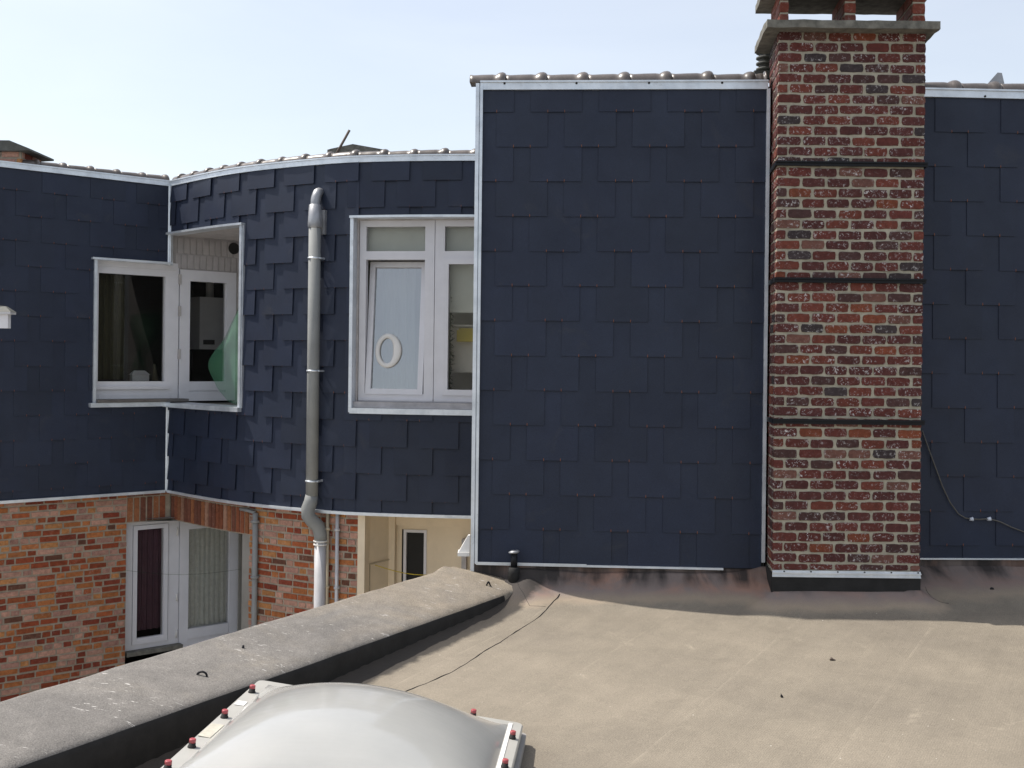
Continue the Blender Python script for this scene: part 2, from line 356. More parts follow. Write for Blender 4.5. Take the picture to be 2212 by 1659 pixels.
M = dict(
    slate=m_slate(), copper=simple('copper_hook', (0.25, 0.085, 0.035), 0.5, 0.4), zinc=m_zinc(), membrane=m_membrane(), parapet=m_parapet(),
    chim_brick=m_brick('chimney_brick', 1.0, (0.62, 0.60, 0.60), 0.75, 62), chim_mortar=m_mortar('chimney_mortar', (0.41, 0.38, 0.30)),
    brick=m_brick('house_brick', 0.55, (0.46, 0.36, 0.31), 0.85, 40), mortar=m_mortar('house_mortar', (0.36, 0.31, 0.245)),
    white=simple('white_frame', (0.66, 0.665, 0.71), 0.4, 0, 0.05, 5), dirty_white=simple('weathered_white', (0.43, 0.41, 0.41), 0.7, 0, 0.18, 9, 0.3, 30),
    wbrick=simple('painted_white_brick', (0.40, 0.385, 0.395), 0.75, 0, 0.15, 6, 0.3, 40), cream=simple('cream_paint', (0.74, 0.63, 0.47), 0.7, 0, 0.08, 3, 0.15, 40),
    pvc=simple('grey_pipe', (0.25, 0.26, 0.26), 0.7, 0, 0.1, 4, spec=0.25), pvc_pale=simple('pale_pipe', (0.48, 0.48, 0.50), 0.45, 0, 0.1, 4), pvc_white=simple('white_pvc', (0.72, 0.71, 0.69), 0.4, 0, 0.06),
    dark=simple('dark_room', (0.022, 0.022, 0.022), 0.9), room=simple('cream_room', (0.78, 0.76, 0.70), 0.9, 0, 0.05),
    black=simple('black_steel', (0.008, 0.009, 0.012), 0.5, 0.0, spec=0.25), bitumen=simple('black_flashing', (0.012, 0.0115, 0.0115), 0.8, 0, 0.5, 7, 0.5, 40),
    concrete=simple('weathered_concrete', (0.15, 0.145, 0.125), 0.9, 0, 0.4, 16, 0.8, 50), dark_wood=simple('dark_sill', (0.12, 0.11, 0.105), 0.6, 0, 0.25, 12),
    tile=m_tile(), dome=m_dome(), flange=simple('pale_plastic', (0.40, 0.395, 0.37), 0.35, 0, 0.06, 8), curb=simple('curb_sheet', (0.30, 0.29, 0.28), 0.6, 0, 0.15),
    red=simple('red_plastic', (0.36, 0.07, 0.08), 0.4), label_white=simple('white_tape', (0.72, 0.71, 0.69), 0.5, 0, 0.05), label_beige=simple('peeling_label', (0.47, 0.45, 0.38), 0.6, 0, 0.2, 18),
    glass=m_glass('window_glass', 0.90, 0.28), glass_blue=m_glass('tilted_glass', 0.85, 3.6), net=m_net(), lace=simple('lace_curtain', (0.78, 0.80, 0.77), 0.9, 0, 0.12, 20),
    maroon=simple('maroon_curtain', (0.12, 0.06, 0.085), 0.9, 0, 0.15), olive=simple('olive_curtain', (0.045, 0.045, 0.022), 0.9, 0, 0.25, 4), blind=simple('pale_blind', (0.70, 0.73, 0.68), 0.9, 0, 0.04),
    yellow=simple('yellow_line', (0.55, 0.42, 0.04), 0.6), rod=simple('rusty_rod', (0.10, 0.075, 0.06), 0.7), bluewhite=simple('white_clip', (0.62, 0.66, 0.74), 0.5),
    garden=simple('garland_green', (0.02, 0.05, 0.025), 0.8, 0, 0.4, 30), gold=simple('yellow_cloth', (0.50, 0.40, 0.06), 0.8), ground=simple('street_ground', (0.14, 0.13, 0.12), 0.9, 0, 0.2, 0.5),
    bounce_white=simple('bounce_white_wall', (0.78, 0.74, 0.66), 0.9, 0, 0.08, 3), bounce_yard=simple('bounce_paving', (0.48, 0.45, 0.40), 0.9, 0, 0.15, 2, 0.3, 12), render=simple('grey_render', (0.25, 0.24, 0.22), 0.9, 0, 0.2, 2, 0.4, 20), felt=simple('roof_felt', (0.07, 0.068, 0.065), 0.9, 0, 0.2, 3), clay=simple('vent_clay', (0.075, 0.078, 0.07), 0.7, 0, 0.3, 10, 0.4, 40),
    metal=simple('galvanised_sheet', (0.33, 0.34, 0.36), 0.45, 0.5, 0.2, 8), beige_pipe=simple('beige_pipe', (0.50, 0.43, 0.31), 0.5), grey_line=simple('grey_cable', (0.10, 0.095, 0.085), 0.6),
)

# ------------------------------------------------------------------ builders of walls
def slates(mb, Wl, s0, s1, z_first, z_top, z_bot, phase, holes=(), tilt=0.0135, rows=None, tangent=False, lift=.0014, gap=0.131, wid=0.398, exp=0.2715):
    pitch = wid + gap; hgt = 0.565; th = 0.0048; k = -1
    while True:
        zb = z_first - k * exp
        if zb < z_bot - .52: break
        ph = phase + (pitch / 2 if k % 2 else 0.0)
        i0 = math.floor((s0 - ph) / pitch) - 1
        for i in range(i0, int((s1 - s0) / pitch) + i0 + 4):
            a0 = ph + i * pitch + random.uniform(-.003, .003); a1 = a0 + wid; cz = zb + random.uniform(-.002, .002)
            if a1 < s0 or a0 > s1: continue
            cc = random.uniform(0.90, 1.10); col = (cc, cc, cc * random.uniform(0.98, 1.03)); lift0 = random.uniform(0, lift * .5); lift1 = random.uniform(0, lift)
            r = (max(a0, s0), min(a1, s1), max(cz, z_bot), min(cz + hgt, z_top))
            if r[1] - r[0] < .01 or r[3] - r[2] < .01: continue
            mid = (a0 + a1) / 2; mid = min(max(mid, s0 + .02), s1 - .02)
            if tangent: T, Nn = Wl.tn(mid); Bp = Wl.pt(mid, 0, 0)
            for q0, q1, y0, y1 in subtract(r, holes):
                if q1 - q0 < .006 or y1 - y0 < .006: continue
                def P(s, z, o):
                    o = o + tilt * (1 - (z - cz) / hgt) + lift0 * (a1 - s) / wid + lift1 * (s - a0) / wid
                    if tangent: return Bp + T * (s - mid) + Nn * o + Vector((0, 0, z))
                    return Wl.pt(s, z, o)
                mb.hexa([P(q0, y0, th), P(q1, y0, th), P(q1, y1, th), P(q0, y1, th)], [P(q0, y0, 0), P(q1, y0, 0), P(q1, y1, 0), P(q0, y1, 0)], 0, col, ('b',))
            # copper hooks on the lower edge, where the joints of the row below come up
            for hs in (a0 + wid / 2 - gap / 2, a0 + wid / 2 + gap / 2):
                if hs < s0 + .02 or hs > s1 - .02 or cz < z_bot + .01 or cz > z_top - .03: continue
                if any(h[0] - .01 < hs < h[1] + .01 and h[2] - .02 < cz < h[3] + .02 for h in holes): continue
                o = tilt + th + .0015
                if tangent:
                    c0 = Bp + T * (hs - mid) + Nn * o + Vector((0, 0, cz))
                    e = T * .0019; up = Vector((0, 0, .016)); dn = Vector((0, 0, -.004)); b_ = Nn * .006
                else:
                    c0 = Wl.pt(hs, cz, o); T_, N_ = Wl.tn(hs); e = T_ * .0019; up = Vector((0, 0, .016)); dn = Vector((0, 0, -.004)); b_ = N_ * .006
                mb.hexa([c0 - e + dn, c0 + e + dn, c0 + e + up, c0 - e + up], [c0 - e + dn - b_, c0 + e + dn - b_, c0 + e + up - b_, c0 - e + up - b_], 1, (1, 1, 1))
        k += 1

def backing(mb, Wl, s0, s1, n, z0, z1, holes=(), off=-0.02, m=0):
    for k in range(n):
        a, b = s0 + (s1 - s0) * k / n, s0 + (s1 - s0) * (k + 1) / n
        for q0, q1, y0, y1 in subtract((a, b, z0, z1), holes):
            if q1 - q0 > 1e-4 and y1 - y0 > 1e-4: mb.lbox(Wl, q0, q1, y0, y1, off - .1, off, m)

def brick(mb, Wl, s0, s1, z0, z1, o, depth, jit, col, fine=False, m=0):
    if s1 - s0 < .012 or z1 - z0 < .012: return
    rs = random.uniform
    if fine:
        nx = max(2, int((s1 - s0) / .03)); pts = []
        for k in range(nx): pts.append((s0 + (s1 - s0) * k / nx, z0))
        for k in range(3): pts.append((s1, z0 + (z1 - z0) * k / 3))
        for k in range(nx): pts.append((s1 - (s1 - s0) * k / nx, z1))
        for k in range(3): pts.append((s0, z1 - (z1 - z0) * k / 3))
        cx, cz = (s0 + s1) / 2, (z0 + z1) / 2; q = [];
        for (a, b) in pts:
            corner = (abs(a - cx) > (s1 - s0) * .49) and (abs(b - cz) > (z1 - z0) * .49)
            kk = .93 if corner else 1.0
            q.append((cx + (a - cx) * (kk if corner else 1) + rs(-jit, jit), cz + (b - cz) * (kk if corner else 1) + rs(-jit, jit)))
        i = len(mb.v); n = len(q)
        mb.v += [Wl.pt(cx + (a - cx) * .97, cz + (b - cz) * .93, o) for a, b in q] + [Wl.pt(a, b, o - .006) for a, b in q] + [Wl.pt(a, b, o - depth) for a, b in q]
        mb.face([i + k for k in range(n)], m, col)
        for L in (0, n):
            for k in range(n): mb.face((i + L + k, i + L + (k + 1) % n, i + L + n + (k + 1) % n, i + L + n + k), m, col, L == 0)
    else:
        j = lambda: rs(-jit, jit); e = .004
        a = [(s0 + j(), z0 + j()), (s1 + j(), z0 + j()), (s1 + j(), z1 + j()), (s0 + j(), z1 + j())]
        cx, cz = (s0 + s1) / 2, (z0 + z1) / 2
        sg = lambda v, c: e if v < c else -e
        f = [Wl.pt(x + sg(x, cx), z + sg(z, cz), o) for x, z in a]; b = [Wl.pt(x, z, o - depth) for x, z in a]
        mb.hexa(f, b, m, col, ('b',))

HB = [((0.27, 0.062, 0.026), 5), ((0.21, 0.045, 0.024), 3), ((0.40, 0.145, 0.05), 5), ((0.34, 0.095, 0.036), 3), ((0.46, 0.26, 0.195), 6), ((0.38, 0.21, 0.165), 4), ((0.13, 0.055, 0.035), 1), ((0.44, 0.20, 0.075), 3)]
HS = [((0.24, 0.08, 0.04), 3), ((0.30, 0.12, 0.055), 3), ((0.18, 0.07, 0.045), 2), ((0.34, 0.19, 0.13), 2)]
CB = [((0.115, 0.029, 0.023), 6), ((0.085, 0.025, 0.023), 6), ((0.145, 0.038, 0.025), 4), ((0.068, 0.031, 0.029), 3), ((0.045, 0.033, 0.035), 1.2), ((0.19, 0.052, 0.025), 1.4), ((0.15, 0.068, 0.052), 1)]
def pick(pal):
    t = random.uniform(0, sum(w for _, w in pal))
    for c, w in pal:
        t -= w
        if t <= 0: break
    k = random.uniform(0.85, 1.15); return tuple(x * k for x in c)

def brick_wall(mb, Wl, s0, s1, z0, z1, holes=(), course=0.0705, o=0.0, pal=HB):
    row = 0; z = z1
    while z > z0:
        s = s0 - random.uniform(0, .2); hd = row % 2 == 0
        while s < s1:
            l = 0.19 if (hd and random.random() < .62) or (not hd and random.random() < .45) else 0.09
            for q0, q1, y0, y1 in subtract((max(s, s0), min(s + l, s1), max(z - course + .0135, z0), z), holes):
                brick(mb, Wl, q0, q1, y0, y1, o + random.uniform(-.003, .003), .03, .0036, (*pick(pal), random.random() ** 2))
            s += l + .0135
        z -= course; row += 1

def ridge(mb, P, length, zb, r=0.085, tile=0.322, phase=0.0, collar=0.028):   # half-round capping tiles along P(s) -> (point, tangent)
    s = -phase
    while s < length:
        a, b = max(s, 0), min(s + tile, length)
        if b - a > .03:
            k = random.uniform(.85, 1.2); col = (0.098 * k, 0.084 * k, 0.077 * k); dz = random.uniform(-.004, .004); rings = []
            prof = [(0, .004), (.10, .0), (.35, .004), (.62, .006), (.72, .002), (.77, collar * .6), (.83, collar), (.91, collar + .003), (.97, collar * .8), (1.0, .006)]
            for f, e in prof:
                q = a + (b - a) * f; p, t = P(q); n = Vector((t.y, -t.x, 0)); R_ = r + e
                rg = [p + n * R_ + Vector((0, 0, zb - .004))]
                for j in range(13):
                    th = math.pi * j / 12; rg.append(p + n * (R_ * math.cos(th)) + Vector((0, 0, zb + dz + R_ * 0.92 * math.sin(th))))
                rg.append(p - n * R_ + Vector((0, 0, zb - .004))); rings.append(rg)
            mb.ring(rings, 0, col, True, True, True)
        s += tile

def frame(mb, Pl, s0, s1, z0, z1, w, o0, o1, m=0, wt=None, wb=None):
    wt = wt or w; wb = wb or w
    mb.lbox(Pl, s0, s0 + w, z0, z1, o0, o1, m); mb.lbox(Pl, s1 - w, s1, z0, z1, o0, o1, m)
    mb.lbox(Pl, s0 + w, s1 - w, z1 - wt, z1, o0, o1, m); mb.lbox(Pl, s0 + w, s1 - w, z0, z0 + wb, o0, o1, m)
def sheet(Pl, s0, s1, z0, z1, o, m=0, th=.006):
    mb = MB(); mb.lbox(Pl, s0, s1, z0, z1, o - th, o, m); return mb
def drape(Pl, s0, s1, z0, z1, o, waves, amp, n=90):
    mb = MB(); ph = random.uniform(0, 6)
    rows = []
    for k in range(n + 1):
        f = k / n; a = s0 + (s1 - s0) * f
        d = amp * (math.sin(f * waves * 6.283 + ph) + .4 * math.sin(f * waves * 13.1 + 1))
        rows.append([Pl.pt(a, z0, o + d * 1.25), Pl.pt(a, z1, o + d * .8)])
    for a, b in zip(rows, rows[1:]): mb.quad(a[0], b[0], b[1], a[1], sm=True)
    return mb

# ------------------------------------------------------------------ ground far below
mb = MB(); mb.quad(V(-900, -900, -6.5), V(900, -900, -6.5), V(900, 900, -6.5), V(-900, 900, -6.5))
tag(mb.build('ground', M['ground']), kind='structure')

mb = MB(); mb.quad(V(-12, 3, -4.35), V(.9, 3, -4.35), V(.9, 14.5, -4.35), V(-12, 14.5, -4.35))  # unseen pale floor, added to bounce light up onto the loggia and brick walls
tag(mb.build('courtyard_bounce', M['bounce_yard']), kind='structure')

# ------------------------------------------------------------------ slate house with the curved wall
ZT, ZB = 2.03, -1.555
ptx = lambda px, d: ((px - CX) / F * d, d)
K = Vector((*ptx(366, 13.13), 0)); L0 = Vector((*ptx(0, 11.92), 0))
LW = Plane(K, K - L0)                                       # s = 0 at the inner corner, negative to the left
CW = Curve([ptx(366, 13.13), ptx(448, 12.52), ptx(513.5, 12.14), ptx(593.7, 11.83), ptx(679, 11.58), ptx(740, 11.44), ptx(782, 11.38), ptx(893, 11.285), ptx(1015, 11.23), ptx(1110, 11.22), ptx(1330, 11.26)])
ZH, ZHL, ZS, ZSW = 1.47, 1.120, -0.508, -0.478                           # heads and sill of the openings
sN = CW.at_px(524, .4); sW = CW.at_px(764, .4); sWe = CW.at_px(1120, .4); sB = CW.at_px(769, -1.9)
sLw = LW.px(204, 700)[0]; sLb = LW.px(277, 1250)[0]; sNb = CW.at_px(527, -2.2)
LEFT = -5.2
house = thing('slate_house', 'dark slate-clad house with a curved wall over red brick, beyond the parapet', 'house', (K.x, K.y, -6.5))

mb = MB(); slates(mb, LW, LEFT, -.012, 1.80, ZT + .01, ZB, .11, [(sLw, 1, ZS - .04, ZHL)])
mb.build('slate_cladding', [M['slate'], M['copper']], house)
mb = MB(); slates(mb, CW, .012, CW.len, 1.8375, ZT + .01, ZB, .02, [(-1, sN, ZS - .03, ZH), (sW, sWe, ZSW - .03, ZH)], tilt=.025, tangent=True, lift=.009)
mb.build('slate_cladding', [M['slate'], M['copper']], house)

mb = MB()                                                    # wall core behind slates and bricks
backing(mb, LW, LEFT, 0.0, 12, ZB, 2.03, [(sLw, 1, ZS - .04, ZHL)], -.012)
backing(mb, CW, 0.0, CW.len, 40, ZB, 2.03, [(-1, sN, ZS - .03, ZH), (sW, sWe, ZSW - .03, ZH)], -.012)
mb.build('core_wall', M['felt'], house)
mb = MB()
backing(mb, LW, LEFT, .06, 12, -6.5, ZB, [(sLb, 1, -6.5, -1.915)], -.075)
mb.lbox(LW, -.04, 1.6, -1.915, ZB - .004, -.30, -.09)
backing(mb, CW, -.06, sB, 20, -6.5, ZB - .01, [(-1, sNb, -6.5, -1.915)], -.075)
mo = mb.build('mortar_wall', M['mortar'], house)

mb = MB(); brick_wall(mb, LW, LEFT, -.02, -4.2, ZB - .012, [(sLb - .0, 1, -6.5, ZB + .1)], o=-.067)
# soldier course over the lower window, on the wing and on the curve
s = sLb + .005
while s < .0:
    brick(mb, LW, s, s + .066, -1.905, -1.625, -.064, .03, .003, (*pick(HS), random.random() ** 2)); s += .078
s = sLb + .005
while s < .03:
    brick(mb, LW, s, min(s + .19, .055), -1.615, ZB - .012, -.064, .03, .002, (*pick(HS), random.random() ** 2)); s += .2
mb.build('brick_wall', M['brick'], house)
mb = MB(); brick_wall(mb, CW, sNb, sB, -4.2, ZB - .012, o=-.067)
s = -.045
while s < sNb - .04:
    brick(mb, CW, s, s + .066, -1.905, -1.625, -.064, .03, .003, (*pick(HS), random.random() ** 2)); s += .078
s = -.045
while s < sNb - .12:
    brick(mb, CW, s, s + .19, -1.615, ZB - .012, -.064, .03, .002, (*pick(HS), random.random() ** 2)); s += .2
mb.build('brick_wall', M['brick'], house)

mb = MB()                                                    # flat roof behind the capping tiles
poly = [LW.pt(LEFT, 0, -.02)] + [CW.base(CW.len * k / 60) for k in range(61)] + [V(2.5, 18, 0), V(-12, 18, 0)]
mb.face(list(range(len(poly)))); mb.v += [p + V(0, 0, 2.05) for p in poly]
n_ = len(poly); mb.face([n_ + k for k in range(n_)][::-1]); mb.v += [p + V(0, 0, 1.9) for p in poly]
for k in range(n_): mb.face((k, (k + 1) % n_, n_ + (k + 1) % n_, n_ + k))
mb.build('roof', M['felt'], house)

mb = MB(); mb.sweep(LW, LEFT, -.03, 1, ZT, ZT + .052, -.03, .034); mb.sweep(CW, .03, CW.len, 60, ZT, ZT + .052, -.03, .036)
mb.sweep(LW, LEFT, -.03, 1, ZT + .0521, ZT + .066, -.1, .044); mb.sweep(CW, .03, CW.len, 60, ZT + .0521, ZT + .066, -.1, .046)
mb.build('fascia_trim', M['zinc'], house)
mb = MB(); mb.sweep(LW, LEFT, -.05, 1, ZB - .012, ZB + .008, -.05, .046); mb.sweep(CW, .05, CW.len, 60, ZB - .012, ZB + .008, -.05, .048)
mb.sweep(LW, LEFT, -.05, 1, ZB - .024, ZB - .0122, .030, .040); mb.sweep(CW, .05, CW.len, 60, ZB - .024, ZB - .0122, .032, .042)
mb.build('base_trim', M['zinc'], house)
CO = Plane(K, (0.97, -0.05))
mb = MB(); mb.lbox(CO, -.018, .018, ZHL - .02, ZT, -.03, .045); mb.lbox(CO, -.006, .006, ZHL - .02, ZT, .0451, .058)
mb.build('corner_trim', M['zinc'], house); mb = MB(); mb.lbox(CO, -.018, .018, ZB, ZS - .06, -.03, .045); mb.lbox(CO, -.006, .006, ZB, ZS - .06, .0451, .058)
mb.build('corner_trim', M['zinc'], house)

def P_lw(s):
    return LW.pt(LEFT + s, 0, -.075), LW.t
sT = LW.px(50, 340)[0]
mb = MB(); ridge(mb, lambda s: (LW.pt(sT + s, 0, -.075), LW.t), -sT - .02, ZT + .063, .066, .30, .12, .022); mb.build('ridge_tiles', M['tile'], house)
def P_cw(s):
    return CW.pt(min(s, CW.len), 0, -.075), -CW.tn(s)[0] * -1
mb = MB(); ridge(mb, P_cw, CW.len, ZT + .063, .066, .318, .16, .022); mb.build('ridge_tiles', M['tile'], house)

# ---- upper corner window and balcony door in the niche (both in the wing's plane, running on behind the curve)
WP = LW.shift(-.11)
def rc(Pl, x0, y0, x1, y1):                                  # two photo corners -> s0, s1, z0, z1
    a = Pl.px(x0, y0); b = Pl.px(x1, y1); return min(a[0], b[0]), max(a[0], b[0]), min(a[1], b[1]), max(a[1], b[1])
w0 = WP.px(205, 700)[0]; wj = WP.px(384, 700)[0]; zwt = ZHL - .015; g0 = WP.px(211, 700)[0]; g1 = WP.px(355, 700)[0]
zg1 = WP.px(211, 589)[1]; zg0 = WP.px(211, 824)[1]; zwb = WP.px(211, 862)[1]
mb = MB(); mb.lbox(WP, w0 - .1, g0, zwb, zwt, -.06, .02); mb.lbox(WP, g1, wj, zwb, zwt, -.06, .02)
mb.lbox(WP, g0, g1, zg1, zwt, -.06, .02); mb.lbox(WP, g0, g1, zwb, zg0, -.06, .02)
mb.lbox(WP, w0, wj - .02, zwt - .055, zwt + .03, .0201, .034); mb.lbox(WP, w0, wj - .12, zg0 - .09, zg0 - .055, .0201, .045); mb.lbox(WP, w0, wj - .1, zwb, zwb + .05, .0201, .03)
win = mb.build('window', M['white'], house)
sheet(WP, g0, g1, zg0, zg1, -.03).build('pane', M['glass'], win)
mb = MB(); mb.lbox(WP, w0 - .03, wj + .06, ZS + .001, zwb - .002, -.08, .205); mb.build('sill', M['dark_wood'], win)
d1 = WP.px(507, 700)[0]; h0 = WP.px(408, 700)[0]; h1 = WP.px(483, 700)[0]; zd1 = WP.px(400, 583)[1]; zh1 = WP.px(440, 609)[1]; zh0 = WP.px(440, 824)[1]; zd0 = ZS
dn = wj + .012
mb = MB(); frame(mb, WP, dn, d1, zd0, zd1, h0 - dn, -.06, .03, 0, zd1 - zh1, .10)
mb.lbox(WP, h0, d1 - (h0 - dn), zh0 - .11, zh0, -.06, .03); mb.lbox(WP, h0, d1 - (h0 - dn), zd0 + .10, zh0 - .11, -.05, .012)
door = mb.build('balcony_door', M['white'], house)
sheet(WP, h0, h1 + .05, zh0, zh1, -.02).build('pane', M['glass'], door)
for zz in (zd1 - .12, zd1 - .50, zh0 + .33):
    mb = MB(); mb.lbox(WP, wj - .012, wj + .022, zz - .06, zz + .06, .0301, .046); mb.build('hinge', M['dirty_white'], door)
mb = MB(); mb.lbox(WP, d1, d1 + .5, ZS - .05, ZH + .1, -.05, .015); mb.build('door_jamb', M['dirty_white'], house)
# painted brick over the door, niche soffit and floor
mb = MB(); zz = ZH + .03; row = 0; zbt = zd1 + .012
mb.lbox(WP, -.14, d1 + .5, zd1, ZH + .06, -.06, .016)
for r_ in range(2):
    s = -.12 + (.05 if r_ else 0)
    while s < d1 + .4:
        z1_ = ZH - .02 - r_ * .20; brick(mb, WP, s, s + .068, max(z1_ - .19, zbt), z1_, .027, .03, .003, (1, 1, 1)); s += .08
mb.build('painted_brickwork', M['wbrick'], house)
mb = MB(); mb.lbox(WP, -.12, d1 + .5, ZH + .0, ZH + .05, -.05, .0); 
tri = [LW.pt(-.15, ZH + .002, -.12), CW.pt(.02, ZH + .002, -.03), CW.pt(sN * .5, ZH + .002, -.03), CW.pt(sN, ZH + .002, -.03), CW.pt(sN + .5, ZH + .002, -.2), LW.pt(1.7, ZH + .002, -.12)]
mb.quad(*tri); mb.quad(*[p + V(0, 0, .03) for p in tri]); mb.build('niche_soffit', M['dirty_white'], house)
tri = [p + V(0, 0, ZS - ZH - .03) for p in tri]; mb = MB(); mb.quad(*tri); mb.quad(*[p - V(0, 0, .04) for p in tri]); mb.build('niche_floor', M['concrete'], house)
mb = MB(); T_, N_ = CW.tn(sN); JP = Plane(CW.pt(sN + .006, 0, 0), -N_)
mb.lbox(JP, 0.0, 1.3, ZS - .03, ZH + .02, -.03, .0); mb.build('niche_jamb', M['dirty_white'], house)
# zinc around the openings
mb = MB(); mb.lbox(LW, sLw - .05, .0, ZHL - .012, ZHL + .012, -.12, .07); mb.lbox(LW, sLw - .02, sLw + .012, ZS, ZHL - .012, -.10, .045)
mb.sweep(CW, .0, sN + .04, 14, ZH - .012, ZH + .012, -.10, .07); mb.lbox(CW, sN - .012, sN + .022, ZS - .02, ZH - .012, -.10, .05); mb.lbox(CW, sN + .03, sN + .042, ZS - .02, ZH - .012, -.02, .04)
mb.lbox(LW, sLw - .06, -.02, ZS - .052, ZS - .002, -.10, .085); mb.sweep(CW, .0, sN + .03, 14, ZS - .062, ZS - .012, -.25, .085)
mb.build('opening_trim', M['zinc'], house)
mb = MB(); c0 = WP.px(503, 537); 
rg = [[WP.pt(c0[0] + r * math.cos(k * .3142), c0[1] + r * math.sin(k * .3142), o) for k in range(20)] for r, o in ((.072, .016), (.072, .034), (.066, .036))]
mb.ring(rg, 0); mb.build('vent_hole', M['bitumen'], house)
# dark rooms behind
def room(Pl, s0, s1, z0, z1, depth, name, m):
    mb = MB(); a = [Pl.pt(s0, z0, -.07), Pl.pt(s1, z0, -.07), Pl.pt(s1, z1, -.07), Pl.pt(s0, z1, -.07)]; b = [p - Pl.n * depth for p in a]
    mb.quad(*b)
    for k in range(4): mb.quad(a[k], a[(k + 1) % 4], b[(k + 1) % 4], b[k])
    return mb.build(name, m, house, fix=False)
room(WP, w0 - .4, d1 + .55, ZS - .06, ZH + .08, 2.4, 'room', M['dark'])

# ---- lower window and garden door
BP = LW.shift(-.20)
b0 = BP.px(278, 1300)[0]; bj = BP.px(384, 1300)[0]; b1 = BP.px(511, 1300)[0]; zbt = -1.925
zs1 = BP.px(320, 1139)[1]; zs0 = BP.px(320, 1381)[1]; zb0 = BP.px(320, 1398)[1]
mb = MB(); mb.lbox(BP, b0 - .1, bj, zs1 + .035, zbt + .03, -.06, .02); mb.lbox(BP, b0 - .1, b0 + .03, zb0, zs1 + .035, -.06, .02); mb.lbox(BP, BP.px(362, 1250)[0], bj, zb0, zs1 + .035, -.06, .02); mb.lbox(BP, b0 + .03, BP.px(362, 1250)[0], zb0, zs0 - .035, -.06, .02)
win = mb.build('window', M['white'], house)
q0, q1 = b0 + .035, BP.px(361, 1250)[0] - .005
mb = MB(); frame(mb, BP, q0, q1, zs0 - .035, zs1 + .032, .05, -.05, .036); mb.lbox(BP, q0 + .05, q1 - .05, zs0 + .015, zs0 + .035, -.02, .03)
sash = mb.build('sash', M['white'], win)
sheet(BP, q0 + .05, q1 - .05, zs0, zs1 + .0, -.005).build('pane', M['glass'], win)
mb = MB(); mb.lbox(BP, b0 - .06, bj + .02, zb0 - .05, zb0 - .002, -.1, .12); mb.build('sill', M['concrete'], win)
h0, h1 = BP.px(405, 1250)[0], BP.px(490, 1250)[0]; zh1 = BP.px(450, 1139)[1]; zh0 = BP.px(450, 1351)[1]
mb = MB(); frame(mb, BP, bj + .006, b1, -4.0, zbt + .0, h0 - bj - .006, -.06, .03, 0, zbt - zh1, .2); mb.lbox(BP, h0, b1 - (h0 - bj), zh0 - .12, zh0, -.06, .03); mb.lbox(BP, h0, b1 - (h0 - bj), -3.8, zh0 - .12, -.05, .01)
door = mb.build('garden_door', M['white'], house)
sheet(BP, h0, h1 + .02, zh0, zh1, -.01).build('pane', M['glass'], door)
for zz in (zbt - .16, zbt - .95, zs0 + .02):
    mb = MB(); mb.tube([BP.pt(bj - .03, zz - .045, .035), BP.pt(bj - .03, zz + .045, .035)], .012, 8); mb.build('hinge', M['pvc_white'], door)
mb = MB(); mb.lbox(BP, b1, b1 + .06, -4, zbt, -.05, .05); mb.lbox(BP, b1 + .06, b1 + .9, -4.2, zbt + .3, -.05, .1); mb.build('door_jamb', M['render'], house)
mb = MB(); T_, N_ = CW.tn(sNb); JB = Plane(CW.pt(sNb, 0, -.08), -N_); mb.lbox(JB, 0.0, 1.4, -4.2, -1.915, -.12, .0); mb.build('niche_jamb', M['render'], house)
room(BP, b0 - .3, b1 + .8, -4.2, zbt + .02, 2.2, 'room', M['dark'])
mb = MB(); tri = [LW.pt(-.4, -1.912, -.3), LW.pt(-.3, -1.912, -.08), CW.pt(.1, -1.912, -.08), CW.pt(sNb * .5, -1.912, -.08), CW.pt(sNb, -1.912, -.08), CW.pt(sNb + .4, -1.912, -.3), LW.pt(1.8, -1.912, -.3)]
mb.quad(*tri); mb.quad(*[p + V(0, 0, .03) for p in tri]); mb.build('niche_soffit', M['render'], house)

# ---- upper window in the curve, its casement tilted open
T0 = CW.base(CW.at_px(772)); T1 = CW.base(CW.at_px(1016)); UP = Plane(T0, T1 - T0).shift(-.10)
u0 = UP.px(777, 650)[0]; um = UP.px(939, 650)[0]; uw = um - u0; u1 = um + uw - .02
zt_, zb_ = UP.px(860, 477)[1], UP.px(860, 868)[1]; gl0, gl1 = UP.px(792.5, 520)[0], UP.px(920, 520)[0]
za, zb2, zc = UP.px(860, 490)[1], UP.px(860, 543)[1], UP.px(860, 561)[1]; fw = gl0 - u0; fb = UP.px(860, 850)[1] - zb_
mb = MB()
for a, b in ((u0, um - .003), (um + .003, u1)):
    l, r = (a, b); il, ir = (l + fw, r - (um - gl1)) if a == u0 else (l + (um - gl1), r - fw)
    mb.lbox(UP, l, il, zb_, zt_, -.06, .02); mb.lbox(UP, ir, r, zb_, zt_, -.06, .02)
    mb.lbox(UP, il, ir, za, zt_, -.06, .02); mb.lbox(UP, il, ir, zc, zb2, -.06, .02); mb.lbox(UP, il, ir, zb_, zb_ + fb, -.06, .02)
    mb.lbox(UP, l + .004, r - .004, zb_ + .012, zb_ + .03, .0201, .032)
win = mb.build('window', M['white'], house)
il2, ir2 = um + .003 + (um - gl1), u1 - fw
sheet(UP, gl0, gl1, zb2, za, -.02).build('pane', M['glass'], win); sheet(UP, il2, ir2, zb2, za, -.02).build('pane', M['glass'], win)
mb = MB(); frame(mb, UP, il2 - .012, ir2 + .01, zb_ + fb - .01, zc + .01, .058, -.04, .034); sa = mb.build('sash', M['white'], win)
sheet(UP, il2 + .04, ir2 - .04, zb_ + fb + .04, zc - .04, -.01).build('pane', M['glass'], win)
